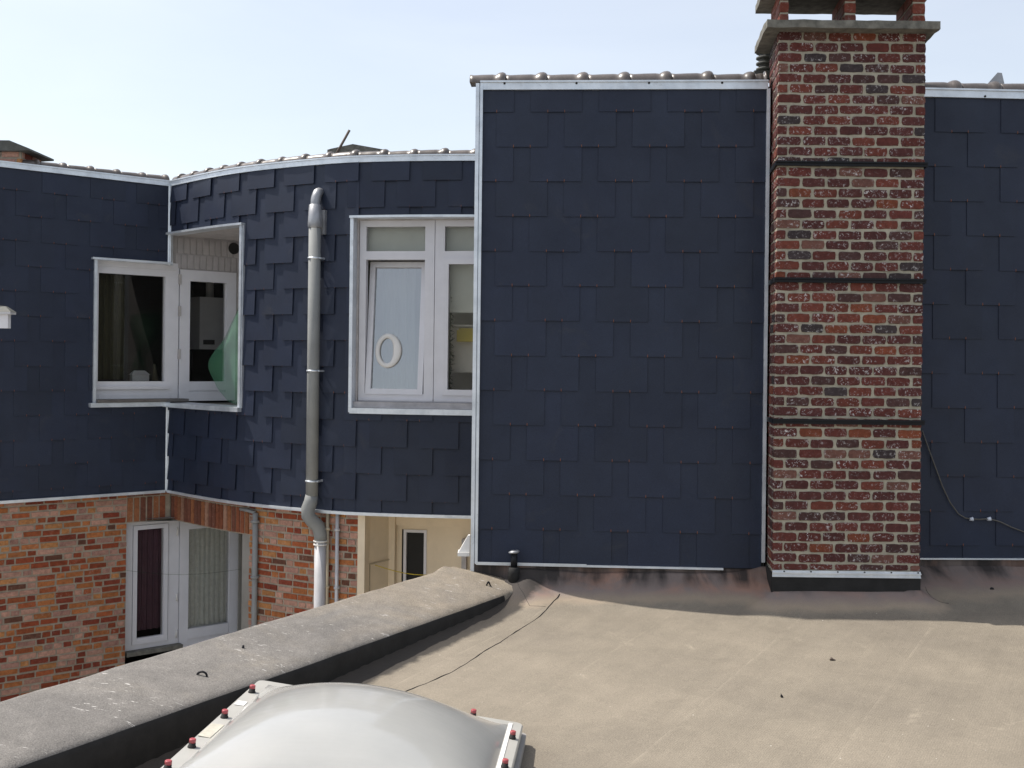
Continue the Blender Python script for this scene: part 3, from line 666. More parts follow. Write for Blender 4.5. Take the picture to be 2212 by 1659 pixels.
class Tilt:                                                   # a plane hinged at the bottom, leaning into the room
    def __init__(s, P, zh, ang): s.P = P; s.zh = zh; s.a = ang
    def pt(s, a, z, off=0.0):
        h = z - s.zh; return s.P.pt(a, s.zh + h * math.cos(s.a) + off * math.sin(s.a), -h * math.sin(s.a) + off * math.cos(s.a))
TL = Tilt(UP, zb_ + fb, math.radians(6.5)); zt2 = zc - .005
mb = MB(); frame(mb, TL, gl0 + .006, gl1 - .012, zb_ + fb - .012, zt2, .056, -.05, .03); sa = mb.build('sash', M['white'], win); sa['label'] = 'casement tilted open at the top'
sheet(TL, gl0 + .06, gl1 - .066, zb_ + fb + .043, zt2 - .055, -.005).build('pane', M['glass_blue'], win)
mb = MB(); mb.lbox(UP, u0 - .08, u1, min(zb_ - .03, ZSW - .002), zb_ - .002, -.06, .09)
mb.build('sill', M['dirty_white'], win)
mb = MB(); mb.lbox(UP, u0 - .075, u0 - .004, zb_ - .05, zt_ + .06, -.05, .035); mb.lbox(UP, u0 - .004, u1, zt_, zt_ + .06, -.05, .03); mb.build('reveal', M['dirty_white'], win)
mb = MB(); mb.sweep(CW, sW - .03, CW.len - .1, 14, ZH - .012, ZH + .012, -.12, .07); mb.lbox(CW, sW - .03, sW + .004, ZSW - .05, ZH - .012, -.12, .045)
mb.sweep(CW, sW - .005, CW.len - .1, 14, ZSW - .060, ZSW - .004, -.12, .075)
for k in range(7): s_ = sW + .12 + k * .2; mb.tube([CW.pt(s_, ZSW - .02, .07), CW.pt(s_, ZSW - .02, .078)], .007, 8)
mb.build('opening_trim', M['zinc'], house)
room(UP, u0 - .3, u1 + .3, zb_ - .1, zt_ + .1, .75, 'room', M['room'])

# ---- cream loggia under the curve
LG = Plane(CW.base(sB), CW.base(CW.at_px(1015)) - CW.base(sB))
sL1 = LG.px(1030, 1200)[0]; zl = ZB - .03
LB = LG.shift(-.70)
mb = MB()
mb.lbox(LG, .0, .075, -4.2, zl + .02, -.25, -.06)                                 # front pillar
mb.lbox(LG, .0, .05, -4.2, zl + .02, -.80, -.25)                                 # left return
bl = LB.px(844, 1200)[0]; br = LB.px(857, 1200)[0]
mb.lbox(LB, bl, br, -4.2, zl + .02, -.1, .10)
wl = LB.px(867, 1250)[0]; wr = LB.px(921, 1250)[0]; zlw = LB.px(890, 1144)[1]
mb.lbox(LB, -.1, wl, -4.2, zl + .02, -.1, 0); mb.lbox(LB, wr, sL1 + .5, -4.2, zl + .02, -.1, 0); mb.lbox(LB, wl, wr, zlw, zl + .02, -.1, 0)
mb.lbox(LB, br, sL1 + .5, LB.px(900, 1134)[1], zl + .02, .0, .06)
mb.quad(LG.pt(-.1, zl + .015, -.02), LG.pt(sL1 + .6, zl + .015, -.02), LG.pt(sL1 + .6, zl + .015, -1.2), LG.pt(-.1, zl + .015, -1.2))
LI = Plane(LG.pt(.05, 0, -.25), LB.pt(bl, 0, .1) - LG.pt(.05, 0, -.25)); ll = (LB.pt(bl, 0, .1) - LG.pt(.05, 0, -.25)).length
mb.lbox(LI, 0, ll, -4.2, zl + .02, -.05, 0)
lo = mb.build('loggia', M['cream'], house)
mb = MB(); r_ = rc(LI, 797, 1218, 842, 1285); frame(mb, LI, r_[0], r_[1], r_[2] - .25, r_[3], .012, .0, .012)
for k in range(4): p = LI.pt(r_[0] + .1 + .07 * k, r_[3] - .38 + .015 * k, .006); mb.tube([p, p + LI.n * .01], .012, 8)
mb.build('meter_box', M['beige_pipe'], lo)
mb = MB(); frame(mb, LB, wl + .022, wr, -4.2, zlw, .03, -.08, .012); lwf = mb.build('window', M['white'], lo)
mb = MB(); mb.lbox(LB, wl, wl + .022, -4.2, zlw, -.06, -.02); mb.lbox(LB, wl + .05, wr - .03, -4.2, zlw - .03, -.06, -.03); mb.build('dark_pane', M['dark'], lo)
mb = MB(); a = LB.px(999, 1200)[0]; mb.lbox(LB, a, a + .05, -4.2, LB.px(1003, 1163)[1], .002, .06); mb.build('post', M['dirty_white'], lo)

# ------------------------------------------------------------------ things in and at the openings
tag(drape(WP, g0 - .02, g0 + .38, zg0 + .02, zg1, -.20, 5, .018).build('curtain', M['olive'], None, WP.pt(g0, zg0, -.2)), 'dark olive curtain drawn to the left side of the upper corner window', 'curtain')
tag(drape(BP, q0, q1, zs0 + .10, zs1 + .02, -.085, 6, .012).build('curtain', M['maroon'], None, BP.pt(q0, zs0, -.1)), 'dark maroon curtain behind the narrow pane of the lower window', 'curtain')
tag(drape(BP, h0 - .02, h1 + .04, zh0 - .1, zh1 + .02, -.075, 9, .012, 140).build('curtain', M['lace'], None, BP.pt(h0, zh0, -.1)), 'grey pleated net curtain behind the glass of the lower garden door', 'curtain')
tag(sheet(UP, gl0 - .05, ir2 + .1, zb2 - .06, za + .05, -.10).build('blind', M['blind'], None, UP.pt(gl0, zb2, -.1)), 'pale grey-green blind behind the top lights of the tilted window', 'blind')
h0u, h1u = WP.px(408, 700)[0], WP.px(483, 700)[0]
zq = UP.px(980, 674)[1]
tag(sheet(UP, il2 + .0, ir2 + .1, zq, zc + .02, -.12).build('blind', M['blind'], None, UP.pt(il2, zq, -.12)), 'pale roller blind drawn halfway down inside the right casement of the upper window', 'blind')
sh_ = MB(); sh_.lbox(UP, il2 - .02, ir2 + .1, zq - .62, zq - .14, -.45, -.30); sh_.lbox(UP, il2 - .02, ir2 + .1, zq - .14, zq - .12, -.47, -.26)
tag(sh_.build('cupboard', M['room'], None, UP.pt(il2, zq - .6, -.35)), 'pale low cupboard inside the right casement of the upper window', 'cupboard')
bt = thing('boiler', 'pale wall-hung boiler seen through the glass of the upper balcony door', 'boiler', WP.pt(h1u, .1, -.6))
BQ = WP.shift(-.45); r_ = rc(BQ, 432, 641, 474, 755)
mb = MB(); mb.lbox(BQ, r_[0], r_[1] + .1, r_[2], r_[3], -.3, 0); mb.build('casing', M['pvc_pale'], bt)
mb = MB(); mb.tube([BQ.pt(r_[0] + .2, r_[3], -.15), BQ.pt(r_[0] + .2, r_[3] + .4, -.15)], .05, 12); mb.build('flue', M['pvc_pale'], bt)
mb = MB(); mb.lbox(BQ, r_[0] + .05, r_[0] + .2, r_[2] + .06, r_[2] + .12, 0, .008); mb.build('control_panel', M['dark'], bt)
o_ = thing('sill_ornament', 'small pale house ornament standing inside the upper corner window', 'ornament', WP.pt(g1 - .25, zg0, -.15))
mb = MB(); mb.lbox(WP, g1 - .33, g1 - .13, zg0, zg0 + .075, -.2, -.12); mb.build('body', M['pvc_pale'], o_)
mb = MB(); mb.hexa([WP.pt(g1 - .34, zg0 + .076, -.11), WP.pt(g1 - .12, zg0 + .076, -.11), WP.pt(g1 - .17, zg0 + .125, -.15), WP.pt(g1 - .30, zg0 + .125, -.15)], [WP.pt(g1 - .34, zg0 + .076, -.21), WP.pt(g1 - .12, zg0 + .076, -.21), WP.pt(g1 - .17, zg0 + .125, -.16), WP.pt(g1 - .30, zg0 + .125, -.16)]); mb.build('roof', M['pvc_pale'], o_)
mb = MB(); mb.tube([WP.pt(g1 - .04, zg0, -.16), WP.pt(g1 - .05, zg0 + .2, -.16)], [.035, .012], 10)
tag(mb.build('figurine', M['olive'], None, WP.pt(g1 - .04, zg0, -.16)), 'slim brown figurine beside the house ornament on the window sill', 'figurine')
# oval ring and hanging cloth behind the tilted casement
ca, cz = UP.px(835, 757); ps = [TL.pt(ca + .125 * math.cos(k * .2094), cz + .178 * math.sin(k * .2094), .012) for k in range(31)]
mb = MB(); nn = 30; rings = []
for k in range(nn + 1):
    t = k * 2 * math.pi / nn; wv = .026 + .02 * max(0, math.cos(t)) ** 2; c = TL.pt(ca, cz, 0); rg = []
    for j in range(8):
        ph = j * math.pi / 4; q = wv * math.cos(ph)
        rg.append(TL.pt(ca + (.105 + q) * math.cos(t), cz + (.155 + q) * math.sin(t), .008 + .014 * math.sin(ph)))
    rings.append(rg)
mb.ring(rings, 0, None, True, True, False)
tag(mb.build('oval_ring', M['pvc_white'], None, TL.pt(ca, cz - .18, 0)), 'white oval ring hanging on the tilted casement of the upper window', 'ring')
tag(drape(UP, gl0 + .05, gl0 + .42, zb_ + .05, zc, -.42, 3, .02).build('curtain', M['blind'], None, UP.pt(gl0 + .1, zb_, -.3)), 'pale grey curtain hanging behind the tilted casement', 'curtain')
gp = [UP.pt(il2 + .03, zc - .30 - k * .06, -.16 + .02 * math.sin(k)) for k in range(18)]
mb = MB()
for p in gp:
    for k in range(16):
        d = Vector((random.uniform(-1, 1), random.uniform(-1, 1), random.uniform(-1, 1))).normalized() * random.uniform(.03, .075); w_ = d.orthogonal().normalized() * .006
        mb.quad(p - w_, p + w_, p + d + w_ * .3, p + d - w_ * .3)
mb.tube(gp, .008, 6)
tag(mb.build('garland', M['garden'], None, gp[-1], fix=False), 'dark green tinsel garland hanging inside the right casement of the upper window', 'garland')
mb = MB(); a_, z_ = UP.px(993, 718); mb.lbox(UP, a_ - .07, a_ + .12, z_ - .09, z_ + .03, -.3, -.2); mb.lbox(UP, a_ - .05, a_ + .1, z_ + .0301, z_ + .05, -.29, -.21)
tag(mb.build('cushion', M['gold'], None, UP.pt(a_, z_ - .09, -.25)), 'yellow cloth bundle inside the right casement of the upper window', 'cloth')
# green netting caught in the niche
Tt, Ll, Bb = at(516, 664, 12.22), at(449, 784, 12.62), at(508, 872, 12.28)
mb = MB(); nu, nv = 22, 10; idx = []
for i in range(nu + 1):
    f = i / nu; y = 664 + (874 - 664) * f
    prof = [(664, 515), (735, 483), (765, 458), (784, 449), (800, 451), (840, 470), (865, 491), (874, 506)]
    for (ya, xa), (yb, xb) in zip(prof, prof[1:]):
        if ya <= y <= yb + .01: xl = xa + (xb - xa) * (y - ya) / (yb - ya)
    xr = 517 - 1 * f
    for j in range(nv + 1):
        g = j / nv; x = xl + (xr - xl) * g; d = 12.62 - .42 * g + .05 * math.sin(f * 9 + g * 4) + .05 * math.sin(g * 11 + f * 3) * (1 - g)
        mb.v.append(at(x, y, d))
for i in range(nu):
    for j in range(nv):
        a = i * (nv + 1) + j; mb.face((a, a + 1, a + nv + 2, a + nv + 1), 0, None, True)
tag(mb.build('netting', M['net'], None, Bb, fix=False), 'torn green mesh netting billowing in front of the upper balcony door', 'netting')

# downpipe on the curve
sp = CW.at_px(680, .5, .10)
dp = thing('downpipe', 'thick grey downpipe with a swan neck running down the curved slate wall', 'pipe', CW.pt(sp, -4.2, .12))
P_ = lambda z, o, ds=0.0: CW.pt(sp + ds, z, o)
mb = MB(); mb.tube([P_(1.50, .115), P_(0, .115), P_(-1.40, .115)], .0625, 20); mb.build('pipe', M['pvc'], dp)
mb = MB(); mb.tube([P_(1.49, .115), P_(1.58, .114), P_(1.62, .110), P_(1.66, .103), P_(1.70, .090), P_(1.728, .072), P_(1.745, .045), P_(1.75, .0)], [.050, .053, .050, .053, .050, .051, .044, .034], 16); mb.build('elbow', M['metal'], dp)
mb = MB(); mb.tube([P_(1.36, .115), P_(1.372, .115), P_(1.42, .115), P_(1.60, .115), P_(1.605, .115)], [.066, .072, .073, .062, .05], 18); mb.lbox(CW, sp + .03, sp + .085, 1.30, 1.55, .02, .07)
mb.build('collar', M['metal'], dp)
for z_ in (1.05, -.11, -1.245):
    mb = MB(); mb.tube([P_(z_ - .009, .115), P_(z_ + .009, .115)], .069, 20); mb.tube([P_(z_, .115, -.075), P_(z_, .0, -.075)], .009, 8); mb.lbox(CW, sp + .055, sp + .075, z_ - .009, z_ + .009, -.005, .12)
    mb.build('bracket', M['zinc'], dp)
mb = MB(); mb.tube([P_(-1.39, .115), P_(-1.46, .115, -.012), P_(-1.53, .135, -.03), P_(-1.60, .135, -.028), P_(-1.66, .10, 0), P_(-1.71, .05, .03), P_(-1.80, .02, .045), P_(-1.86, .02, .045)], [.064, .07, .071, .071, .070, .069, .068, .066], 20)
mb.build('swan_neck', M['pvc'], dp)
mb = MB(); mb.tube([P_(-1.865, .02, .045), P_(-1.88, .02, .045)], .072, 20); mb.tube([P_(-1.90, .02, .045), P_(-1.915, .02, .045)], .071, 20); mb.build('joint_ring', M['pvc_white'], dp)
mb = MB(); mb.tube([P_(-1.86, .02, .045), P_(-4.2, .02, .045)], .060, 20); mb.build('lower_pipe', M['pvc_pale'], dp)
def wall_pipe(px, top, r, m, label, off=-.03, extra=None):
    s_ = CW.at_px(px, -2.0, off); mb = MB(); mb.tube([CW.pt(s_, top, off), CW.pt(s_, -3, off), CW.pt(s_, -4.2, off)], r, 12)
    t = thing('wall_pipe', label, 'pipe', CW.pt(s_, -4.2, off), 'thin pipes on the brick wall'); mb.build('pipe', M[m], t)
    for z_ in (-1.75, -2.35):
        mb = MB(); mb.tube([CW.pt(s_, z_ - .012, off), CW.pt(s_, z_ + .012, off)], r * 1.5, 12); mb.lbox(CW, s_ - .006, s_ + .006, z_ - .01, z_ + .01, -.07, off); mb.build('clip', M[m], t)
    return t
wall_pipe(707, -1.58, .018, 'beige_pipe', 'thin beige pipe just beside the pale lower end of the downpipe')
wall_pipe(728, -1.58, .020, 'pvc_pale', 'thin pale grey pipe between the beige pipe and the cream loggia')
t = wall_pipe(551, -1.66, .030, 'pvc', 'dark grey pipe on the brick beside the lower garden door')
mb = MB(); s_ = CW.at_px(551, -2.0, -.03); mb.tube([CW.pt(s_, -1.66, -.03), CW.pt(s_ - .10, -1.64, -.02), CW.pt(s_ - .24, -1.635, -.03)], .018, 10); mb.build('branch', M['pvc'], t)
mb = MB(); a = LI.pt(.1, -2.15, .03); b = LB.pt(wr + .3, -2.26, .05); mb.tube([a.lerp(b, k / 8) - V(0, 0, .06 * math.sin(k / 8 * math.pi)) for k in range(9)], .005, 6)
tag(mb.build('washing_line', M['yellow'], None, a), 'slack yellow line strung across the cream loggia', 'line')
mb = MB(); a = BP.px(272, 1224); b = BP.px(505, 1224); a = BP.pt(a[0] - .1, a[1], .2); b = BP.pt(b[0], b[1] - .0, .2); mb.tube([a.lerp(b, k / 8) - V(0, 0, .06 * math.sin(k / 8 * math.pi)) for k in range(9)], .002, 6)
tag(mb.build('washing_line', M['net'], None, a), 'thin green line strung across the lower window and door', 'line')

# ------------------------------------------------------------------ gable wing and the wall right of the chimney
A = V(*ptx(1023, 8.70), 0); B = V(*ptx(1657, 8.57), 0); U = V(.5, .866, 0)
GW = Plane(A, B - A); GL = (B - A).length
C0 = V(1.95, 8.70, 0); D0 = V(8.2, 8.98, 0); RW = Plane(C0, D0 - C0); RL = (D0 - C0).length
wing = thing('gable_wing', 'tall black slate-clad wing with glazed ridge tiles standing behind the flat roof', 'building', (A.x, A.y, -6.5))
GZ = 2.126; GB = -1.565
mb = MB()
pl = [A, B, C0 + V(.05, .02, 0), D0, D0 + U * 4, A + U * 2.98]; n_ = len(pl)
ins = [p + V(0, .022, 0) for p in pl]
mb.v += [p + V(0, 0, GZ + .03) for p in ins] + [p + V(0, 0, -6.5) for p in ins]; mb.face(range(n_)); mb.face([n_ + k for k in range(n_)][::-1])
for k in range(n_): mb.face((k, (k + 1) % n_, n_ + (k + 1) % n_, n_ + k))
mb.build('core_wall', M['felt'], wing)
ph = GW.px(1146.7, 242)[0]; zf = GW.px(1200, 242.5)[1]
mb = MB(); slates(mb, GW, .05, GL - .03, zf, GZ + .01, GB, ph); mb.build('slate_cladding', [M['slate'], M['copper']], wing)
ph = RW.px(1987 + 173, 286)[0]; zf2 = RW.px(2100, 287)[1]
mb = MB(); slates(mb, RW, 1.0, RL, zf2, GZ + .01, -1.50, ph); mb.build('slate_cladding', [M['slate'], M['copper']], wing)
mb = MB(); mb.sweep(GW, .035, GL - .02, 1, GZ, GZ + .055, -.02, .032); mb.sweep(GW, .03, GL - .02, 1, GZ + .0552, GZ + .068, -.1, .045)
mb.sweep(RW, 1.0, RL, 1, GZ + .0, GZ + .055, -.02, .032); mb.sweep(RW, 1.0, RL, 1, GZ + .0552, GZ + .068, -.1, .045); mb.build('fascia_trim', M['zinc'], wing)
for Pl_, s_, z_ in [(GW, .22 + k * .56, GZ + .047) for k in range(4)] + [(RW, 1.75 + k * .8, GZ + .012) for k in range(3)]:
    mb = MB(); mb.tube([Pl_.pt(s_, z_, .03), Pl_.pt(s_, z_, .036)], .009, 8); mb.build('screw', M['dark'], wing)
mb = MB(); mb.lbox(GW, -.004, .024, -1.75, GZ + .05, -.03, .034); mb.lbox(GW, .031, .052, GB - .01, GZ + .05, -.02, .036); mb.lbox(GW, .0242, .0308, GB - .01, GZ + .03, -.02, .008)
mb.build('edge_trim', M['zinc'], wing); mb = MB(); mb.lbox(GW, GL - .03, GL - .004, GB + .05, GZ, -.02, .034); mb.build('edge_trim', M['zinc'], wing)
mb = MB(); mb.lbox(GW, .04, GL - .32, GB - .016, GB, -.02, .034); mb.lbox(GW, .04, .9, GB - .004, GB + .008, .0341, .038); mb.build('base_trim', M['zinc'], wing); mb = MB(); mb.lbox(RW, 1.0, RL, -1.512, -1.50, -.02, .03); mb.build('base_trim', M['zinc'], wing)
def P_g(s): return GW.pt(s - .055, 0, -.06), GW.t
mb = MB(); ridge(mb, P_g, GL + .03, GZ + .066, .075, .322, .04, .022); mb.build('ridge_tiles', M['tile'], wing); mb = MB(); ridge(mb, lambda s: (RW.pt(1.1 + s, 0, -.06), RW.t), RL - 1.1, GZ + .066, .075, .322, .17, .022)
mb.build('ridge_tiles', M['tile'], wing)
# leaning sheet-metal flashing among the tiles at the right
p0 = RW.px(2165, 172); c = RW.pt(p0[0], p0[1], -.12)
mb = MB(); mb.hexa([c + V(-.10, 0, -.05), c + V(.09, 0, -.06), c + V(.055, 0, .085), c + V(.02, 0, .088)], [c + V(-.04, .12, -.05), c + V(.09, .12, -.06), c + V(.06, .05, .085), c + V(.03, .05, .086)])
tag(mb.build('flashing_cap', M['metal'], None, c - V(0, 0, .05)), 'bent triangular grey metal cap poking up behind the ridge tiles', 'flashing')
# rainwater outlet at the wing's left edge
g = at(1003, 1176, 8.85)
gt = thing('gutter_outlet', 'white plastic rainwater hopper at the lower left edge of the slate wing', 'gutter', g - V(0, 0, .08))
mb = MB(); mb.hexa([g + V(-.042, -.05, -.055), g + V(.045, -.05, -.055), g + V(.045, -.02, .075), g + V(.03, -.02, .075)], [g + V(-.042, .08, -.055), g + V(.045, .08, -.055), g + V(.045, .04, .075), g + V(.03, .04, .075)]); mb.build('hopper', M['pvc_white'], gt)
mb = MB(); mb.box(g.x - .05, g.x + .045, g.y - .06, g.y + .09, g.z - .085, g.z - .056); mb.build('gutter_end', M['pvc_white'], gt)
# cable looping down the right wall
cp = [(1992, 930), (2008, 975), (2036, 1051), (2052, 1085), (2070, 1110), (2085, 1119), (2098, 1121), (2116, 1122), (2136, 1120.5), (2160, 1127), (2185, 1139), (2212, 1149), (2260, 1168)]
pp = [RW.pt(*RW.px(x, y, .035), .035) for x, y in cp]
cb = thing('cable', 'thin dark cable looping down the slates right of the chimney', 'cable', pp[-1])
mb = MB(); mb.tube(pp, .0055, 8); mb.build('wire', M['grey_line'], cb)
for x, y in ((2098, 1121), (2136, 1120.5)):
    p = RW.pt(*RW.px(x, y, .035), .035); mb = MB(); mb.tube([p - RW.t * .014 - V(0, 0, .004), p + RW.t * .014], [.012, .016], 10); mb.build('clip', M['bluewhite'], cb)

# ------------------------------------------------------------------ brick chimney
YC = 8.22; xl = at(1674.5, 700, YC).x; xr = at(1993.5, 700, YC).x
CP = Plane((xl, YC), (1, 0)); CS = Plane((xl, YC + .52), (0, -1)); CWd = xr - xl; DC = .52
chim = thing('brick_chimney', 'tall red brick chimney with white-flecked bricks and black steel bands', 'chimney', ((xl + xr) / 2, YC + .15, -1.9))
zct = CP.px(1800, 70)[1]; zcb = CP.px(1800, 1232)[1]; course = .0772
mb = MB(); mb.box(xl + .006, xr - .006, YC + .0065, YC + DC, -2.0, zct + .03); mb.build('mortar_core', M['chim_mortar'], chim)
mb = MB(); z = zct; row = 0; pitch = CWd / 6
while z > zcb - .04:
    lo = max(z - course + .0155, zcb + .002)
    hi = z
    if row % 2 == 0: xs = [i * pitch for i in range(7)]
    else: xs = [0, pitch * .44] + [pitch * .44 + pitch * (5.12 / 5) * i for i in range(1, 6)] + [CWd]
    for a, b in zip(xs, xs[1:]):
        j0 = 0 if a == 0 else .0082 + random.uniform(-.0035, .0035); j1 = 0 if abs(b - CWd) < 1e-6 else .0082 + random.uniform(-.0035, .0035)
        dz = random.uniform(-.003, .003)
        if hi - lo > .015: brick(mb, CP, a + j0, b - j1, lo + dz, hi + dz, random.uniform(-.0015, .004), .03, .0026, (*pick(CB), random.random() ** .7), True)
    xs = [0, .10, .30, .52] if row % 2 == 0 else [0, .20, .41, .52]   # side faces
    for Pl in (CS, Plane((xr, YC), (0, 1))):
        for a, b in zip(xs, xs[1:]):
            if Pl is CS: a, b = .52 - b, .52 - a
            if hi - lo > .015: brick(mb, Pl, a + .007, b - .007 if not (Pl is CS and b > .5) else b - .0345, lo, hi, random.uniform(-.002, .002), .02, .0026, (*pick(CB), random.random() ** .7), True)
    z -= course; row += 1
mb.build('brickwork', M['chim_brick'], chim)
for y0, y1 in ((348.8, 359), (600, 610.5), (905, 915.5)):
    z1, z0 = CP.px(1830, y0 + 1)[1], CP.px(1830, y1 + 1)[1]; mb = MB(); t = .026
    mb.box(xl - .013, xr + .013, YC - t, YC - .004, z0, z1); mb.box(xl - .013, xl - .004, YC - .004, YC + DC, z0, z1); mb.box(xr + .004, xr + .013, YC - .004, YC + DC, z0, z1)
    mb.box(xl - .013, xr + .013, YC - t - .012, YC - t - .0003, z0 + (z1 - z0) * .62, z1 - .004); mb.build('steel_band', M['black'], chim)
def slab(mb, x0, x1, y0, y1, z0, z1):
    nx, rings = 26, []
    def e(a, b): return noise.noise(V(a * 9, b * 9, 3.1)) * .008
    mb.hexa([V(x0, y0, z0), V(x1, y0, z0), V(x1 + .004, y0 + .004, z1), V(x0 + .003, y0 + .005, z1)], [V(x0, y1, z0), V(x1, y1, z0), V(x1, y1, z1), V(x0, y1, z1)])
zc0 = at(1800, 60, 8.10).z; zc1 = at(1800, 43, 8.10).z; sx0 = at(1658, 50, 8.10).x; sx1 = at(2032, 55, 8.10).x; zc2 = at(1800, 31, 8.80).z; ph_ = zc2 - zc1
import bmesh
def rough_slab(name, x0, x1, y0, y1, z0, z1):
    b = bmesh.new(); bmesh.ops.create_cube(b, size=1)
    for v in b.verts: v.co = V(x0 + (v.co.x + .5) * (x1 - x0), y0 + (v.co.y + .5) * (y1 - y0), z0 + (v.co.z + .5) * (z1 - z0))
    bmesh.ops.subdivide_edges(b, edges=b.edges[:], cuts=18, use_grid_fill=True)
    for v in b.verts:
        p = v.co; v.co = p + V(noise.noise(p * 11), noise.noise(p * 11 + V(5, 0, 0)), noise.noise(p * 9 + V(0, 7, 0))) * .006 - chim.location
    me = bpy.data.meshes.new(name); b.to_mesh(me); b.free(); me.materials.append(M['concrete'])
    o = bpy.data.objects.new(name, me); COL.objects.link(o); o.parent = chim; return o
rough_slab('cap_slab', sx0, sx1, 8.10, 8.80, zc0, zc1)
rough_slab('top_slab', sx0 - .0, sx1, 8.10, 8.80, zc2, zc2 + .06)
for f0, f1 in ((1684.5, 1704), (1824, 1849), (1971, 1999)):
    a, b = at(f0, 30, YC).x, at(f1, 30, YC).x; mb = MB(); PP = Plane((a, YC), (1, 0)); PSd = Plane((a, YC + .5), (0, -1))
    mb.box(a + .004, b - .004, YC + .004, YC + .496, zc1 - .004, zc2 + .004, 1)
    for k in range(3):
        z0 = zc1 + .003 + k * (ph_ / 3); hb = ph_ / 3 - .012; cc = (*pick([((0.20, .05, .03), 2), ((.16, .05, .035), 1)]), .2)
        brick(mb, PP, 0, b - a, z0, z0 + hb, .003, .03, .002, cc, True)
        for c_, d_ in ((0, .24), (.255, .466)): brick(mb, PSd, c_, d_, z0, z0 + hb, .003, .003, .002, (*pick([((0.20, .05, .03), 2), ((.16, .05, .035), 1)]), .2), False)
    mb.build('pier', [M['chim_brick'], M['chim_mortar']], chim)
z1, z0 = CP.px(1830, 1233)[1], CP.px(1830, 1247)[1]
mb = MB(); mb.box(xl - .002, xr + .002, YC - .010, YC - .001, z0, z1); mb.box(xl - .004, xr + .004, YC - .019, YC - .0102, z1 - .022, z1 - .012); mb.box(xl - .003, xr + .003, YC - .0165, YC - .0103, z0, z0 + .008)
for k in range(6): x_ = xl + .085 + k * .198; mb.tube([V(x_, YC - .010, z1 - .008), V(x_, YC - .014, z1 - .008)], .006, 8, 1)
mb.build('flashing_strip', [M['zinc'], M['dark']], chim)
mb = MB(); mb.box(xl - .003, xr + .003, YC - .006, YC + .2, -2.0, z0 - .001); mb.box(xl - .008, xl - .0032, YC - .004, YC + .52, -2.0, z0 + .03); mb.build('base_flashing', M['bitumen'], chim)

for o_c in chim.children:                                     # the stack is built on the skew of the party wall
    for v_c in o_c.data.vertices: v_c.co.x += .105 * max(0, v_c.co.y + chim.location.y - YC)

# vent stack behind the chimney
vt = thing('vent_stack', 'ribbed dark clay vent stack standing behind the chimney on the tiled ridge', 'vent', at(1648, 160, 8.95))
c = at(1652, 155, 8.95); mb = MB(); mb.tube([c - V(0, 0, .06), c + V(0, 0, .24)], .05, 18); mb.build('pot', M['clay'], vt)
for k in range(4):
    mb = MB(); p = c + V(0, 0, .005 + k * .045); mb.tube([p, p + V(0, 0, .006), p + V(0, 0, .02), p + V(0, 0, .024)], [.055, .07, .07, .055], 18); mb.build('ring', M['clay'], vt)
mb = MB(); mb.box(c.x - .10, c.x + .10, c.y - .08, c.y + .12, c.z - .06, c.z - .01); mb.build('base', M['clay'], vt)

# ------------------------------------------------------------------ parapet
O1, O2 = at(951, 1231, 8.55), at(0, 1514, 5.30); I1, I2 = at(1107, 1271, 8.45), at(0, 1657, 4.708)
par = thing('parapet', 'low grey bitumen-covered parapet sloping along the left edge of the flat roof', 'parapet', (O1.x, O1.y, -6.5))
mb = MB(); rings = []; N_S = 150; t0, t1 = -.045, 1.75
for k in range(N_S + 1):
    t = t0 + (t1 - t0) * k / N_S; o = O1.lerp(O2, t); i = I1.lerp(I2, t)
    w1 = noise.noise(V(t * 14, 0, 0)) * .010 + noise.noise(V(t * 45, 9, 0)) * .005; w2 = noise.noise(V(t * 10, 3, 0)) * .012 + noise.noise(V(t * 38, 5, 0)) * .006
    lift = .030 * max(0, 1 - abs(t + .005) / .03) if t < .03 else 0
    o = o + V(0, 0, w1 * .4 + lift); i = i + V(0, 0, w2 * .6); d = (i - o); dh = V(d.x, d.y, 0).normalized()
    rg = [V(o.x - dh.x * .006, o.y - dh.y * .006, -6.5), o - dh * .006 - V(0, 0, .35), o - dh * .012 - V(0, 0, .05 + w1), o - dh * .004 - V(0, 0, .012)]
    for f in (.02, .06, .15, .3, .45, .6, .75, .86, .93): rg.append(o.lerp(i, f) + V(0, 0, .008 * math.sin(f * math.pi) + noise.noise(V(f * 3, t * 12, 2)) * .006))
    rg += [i + dh * (.0 + w2) - V(0, 0, .006), i + dh * (.022 + w2) - V(0, 0, .022), i + dh * (.030 + w2 * .5) - V(0, 0, .05), i + dh * .028 - V(0, 0, .11), i + dh * .03 - V(0, 0, .55), i - V(0, 0, .56)]
    rings.append(rg)
mb.ring(rings, 0, None, True, True, True)
nr = len(rings[0])
for k in range(N_S):
    if t0 + (t1 - t0) * k / N_S > .03:
        for j in range(14, nr): mb.m[k * nr + j] = 1
    mb.m[k * nr] = 2  # unseen outer face, made white to bounce sun into the loggia and bricks
mb.build('coping', [M['parapet'], M['bitumen'], M['bounce_white']], par)
def on_par(px, py):                                            # where a photo point lies on the parapet's top
    n = (O2 - O1).cross(I1 - O1).normalized(); r = ray(px, py); return r * (O1.dot(n) / r.dot(n))
p = on_par(436, 1468)
mb = MB(); rgs = []
for k in range(21):
    a = 2 * math.pi * k / 20 + .3; c = V(math.cos(a) * .026, 0, math.sin(a) * .022 + .02); dx = V(math.cos(a), 0, math.sin(a))
    rgs.append([p + c + dx * (.006 * math.cos(b * 1.0472)) + V(0, .006 * math.sin(b * 1.0472), 0) for b in range(6)])
mb.ring(rgs, 0, None, True, True, False)
tag(mb.build('iron_ring', M['black'], None, p), 'small black iron ring lying on the grey parapet top', 'ring')
p = on_par(1055, 1268)
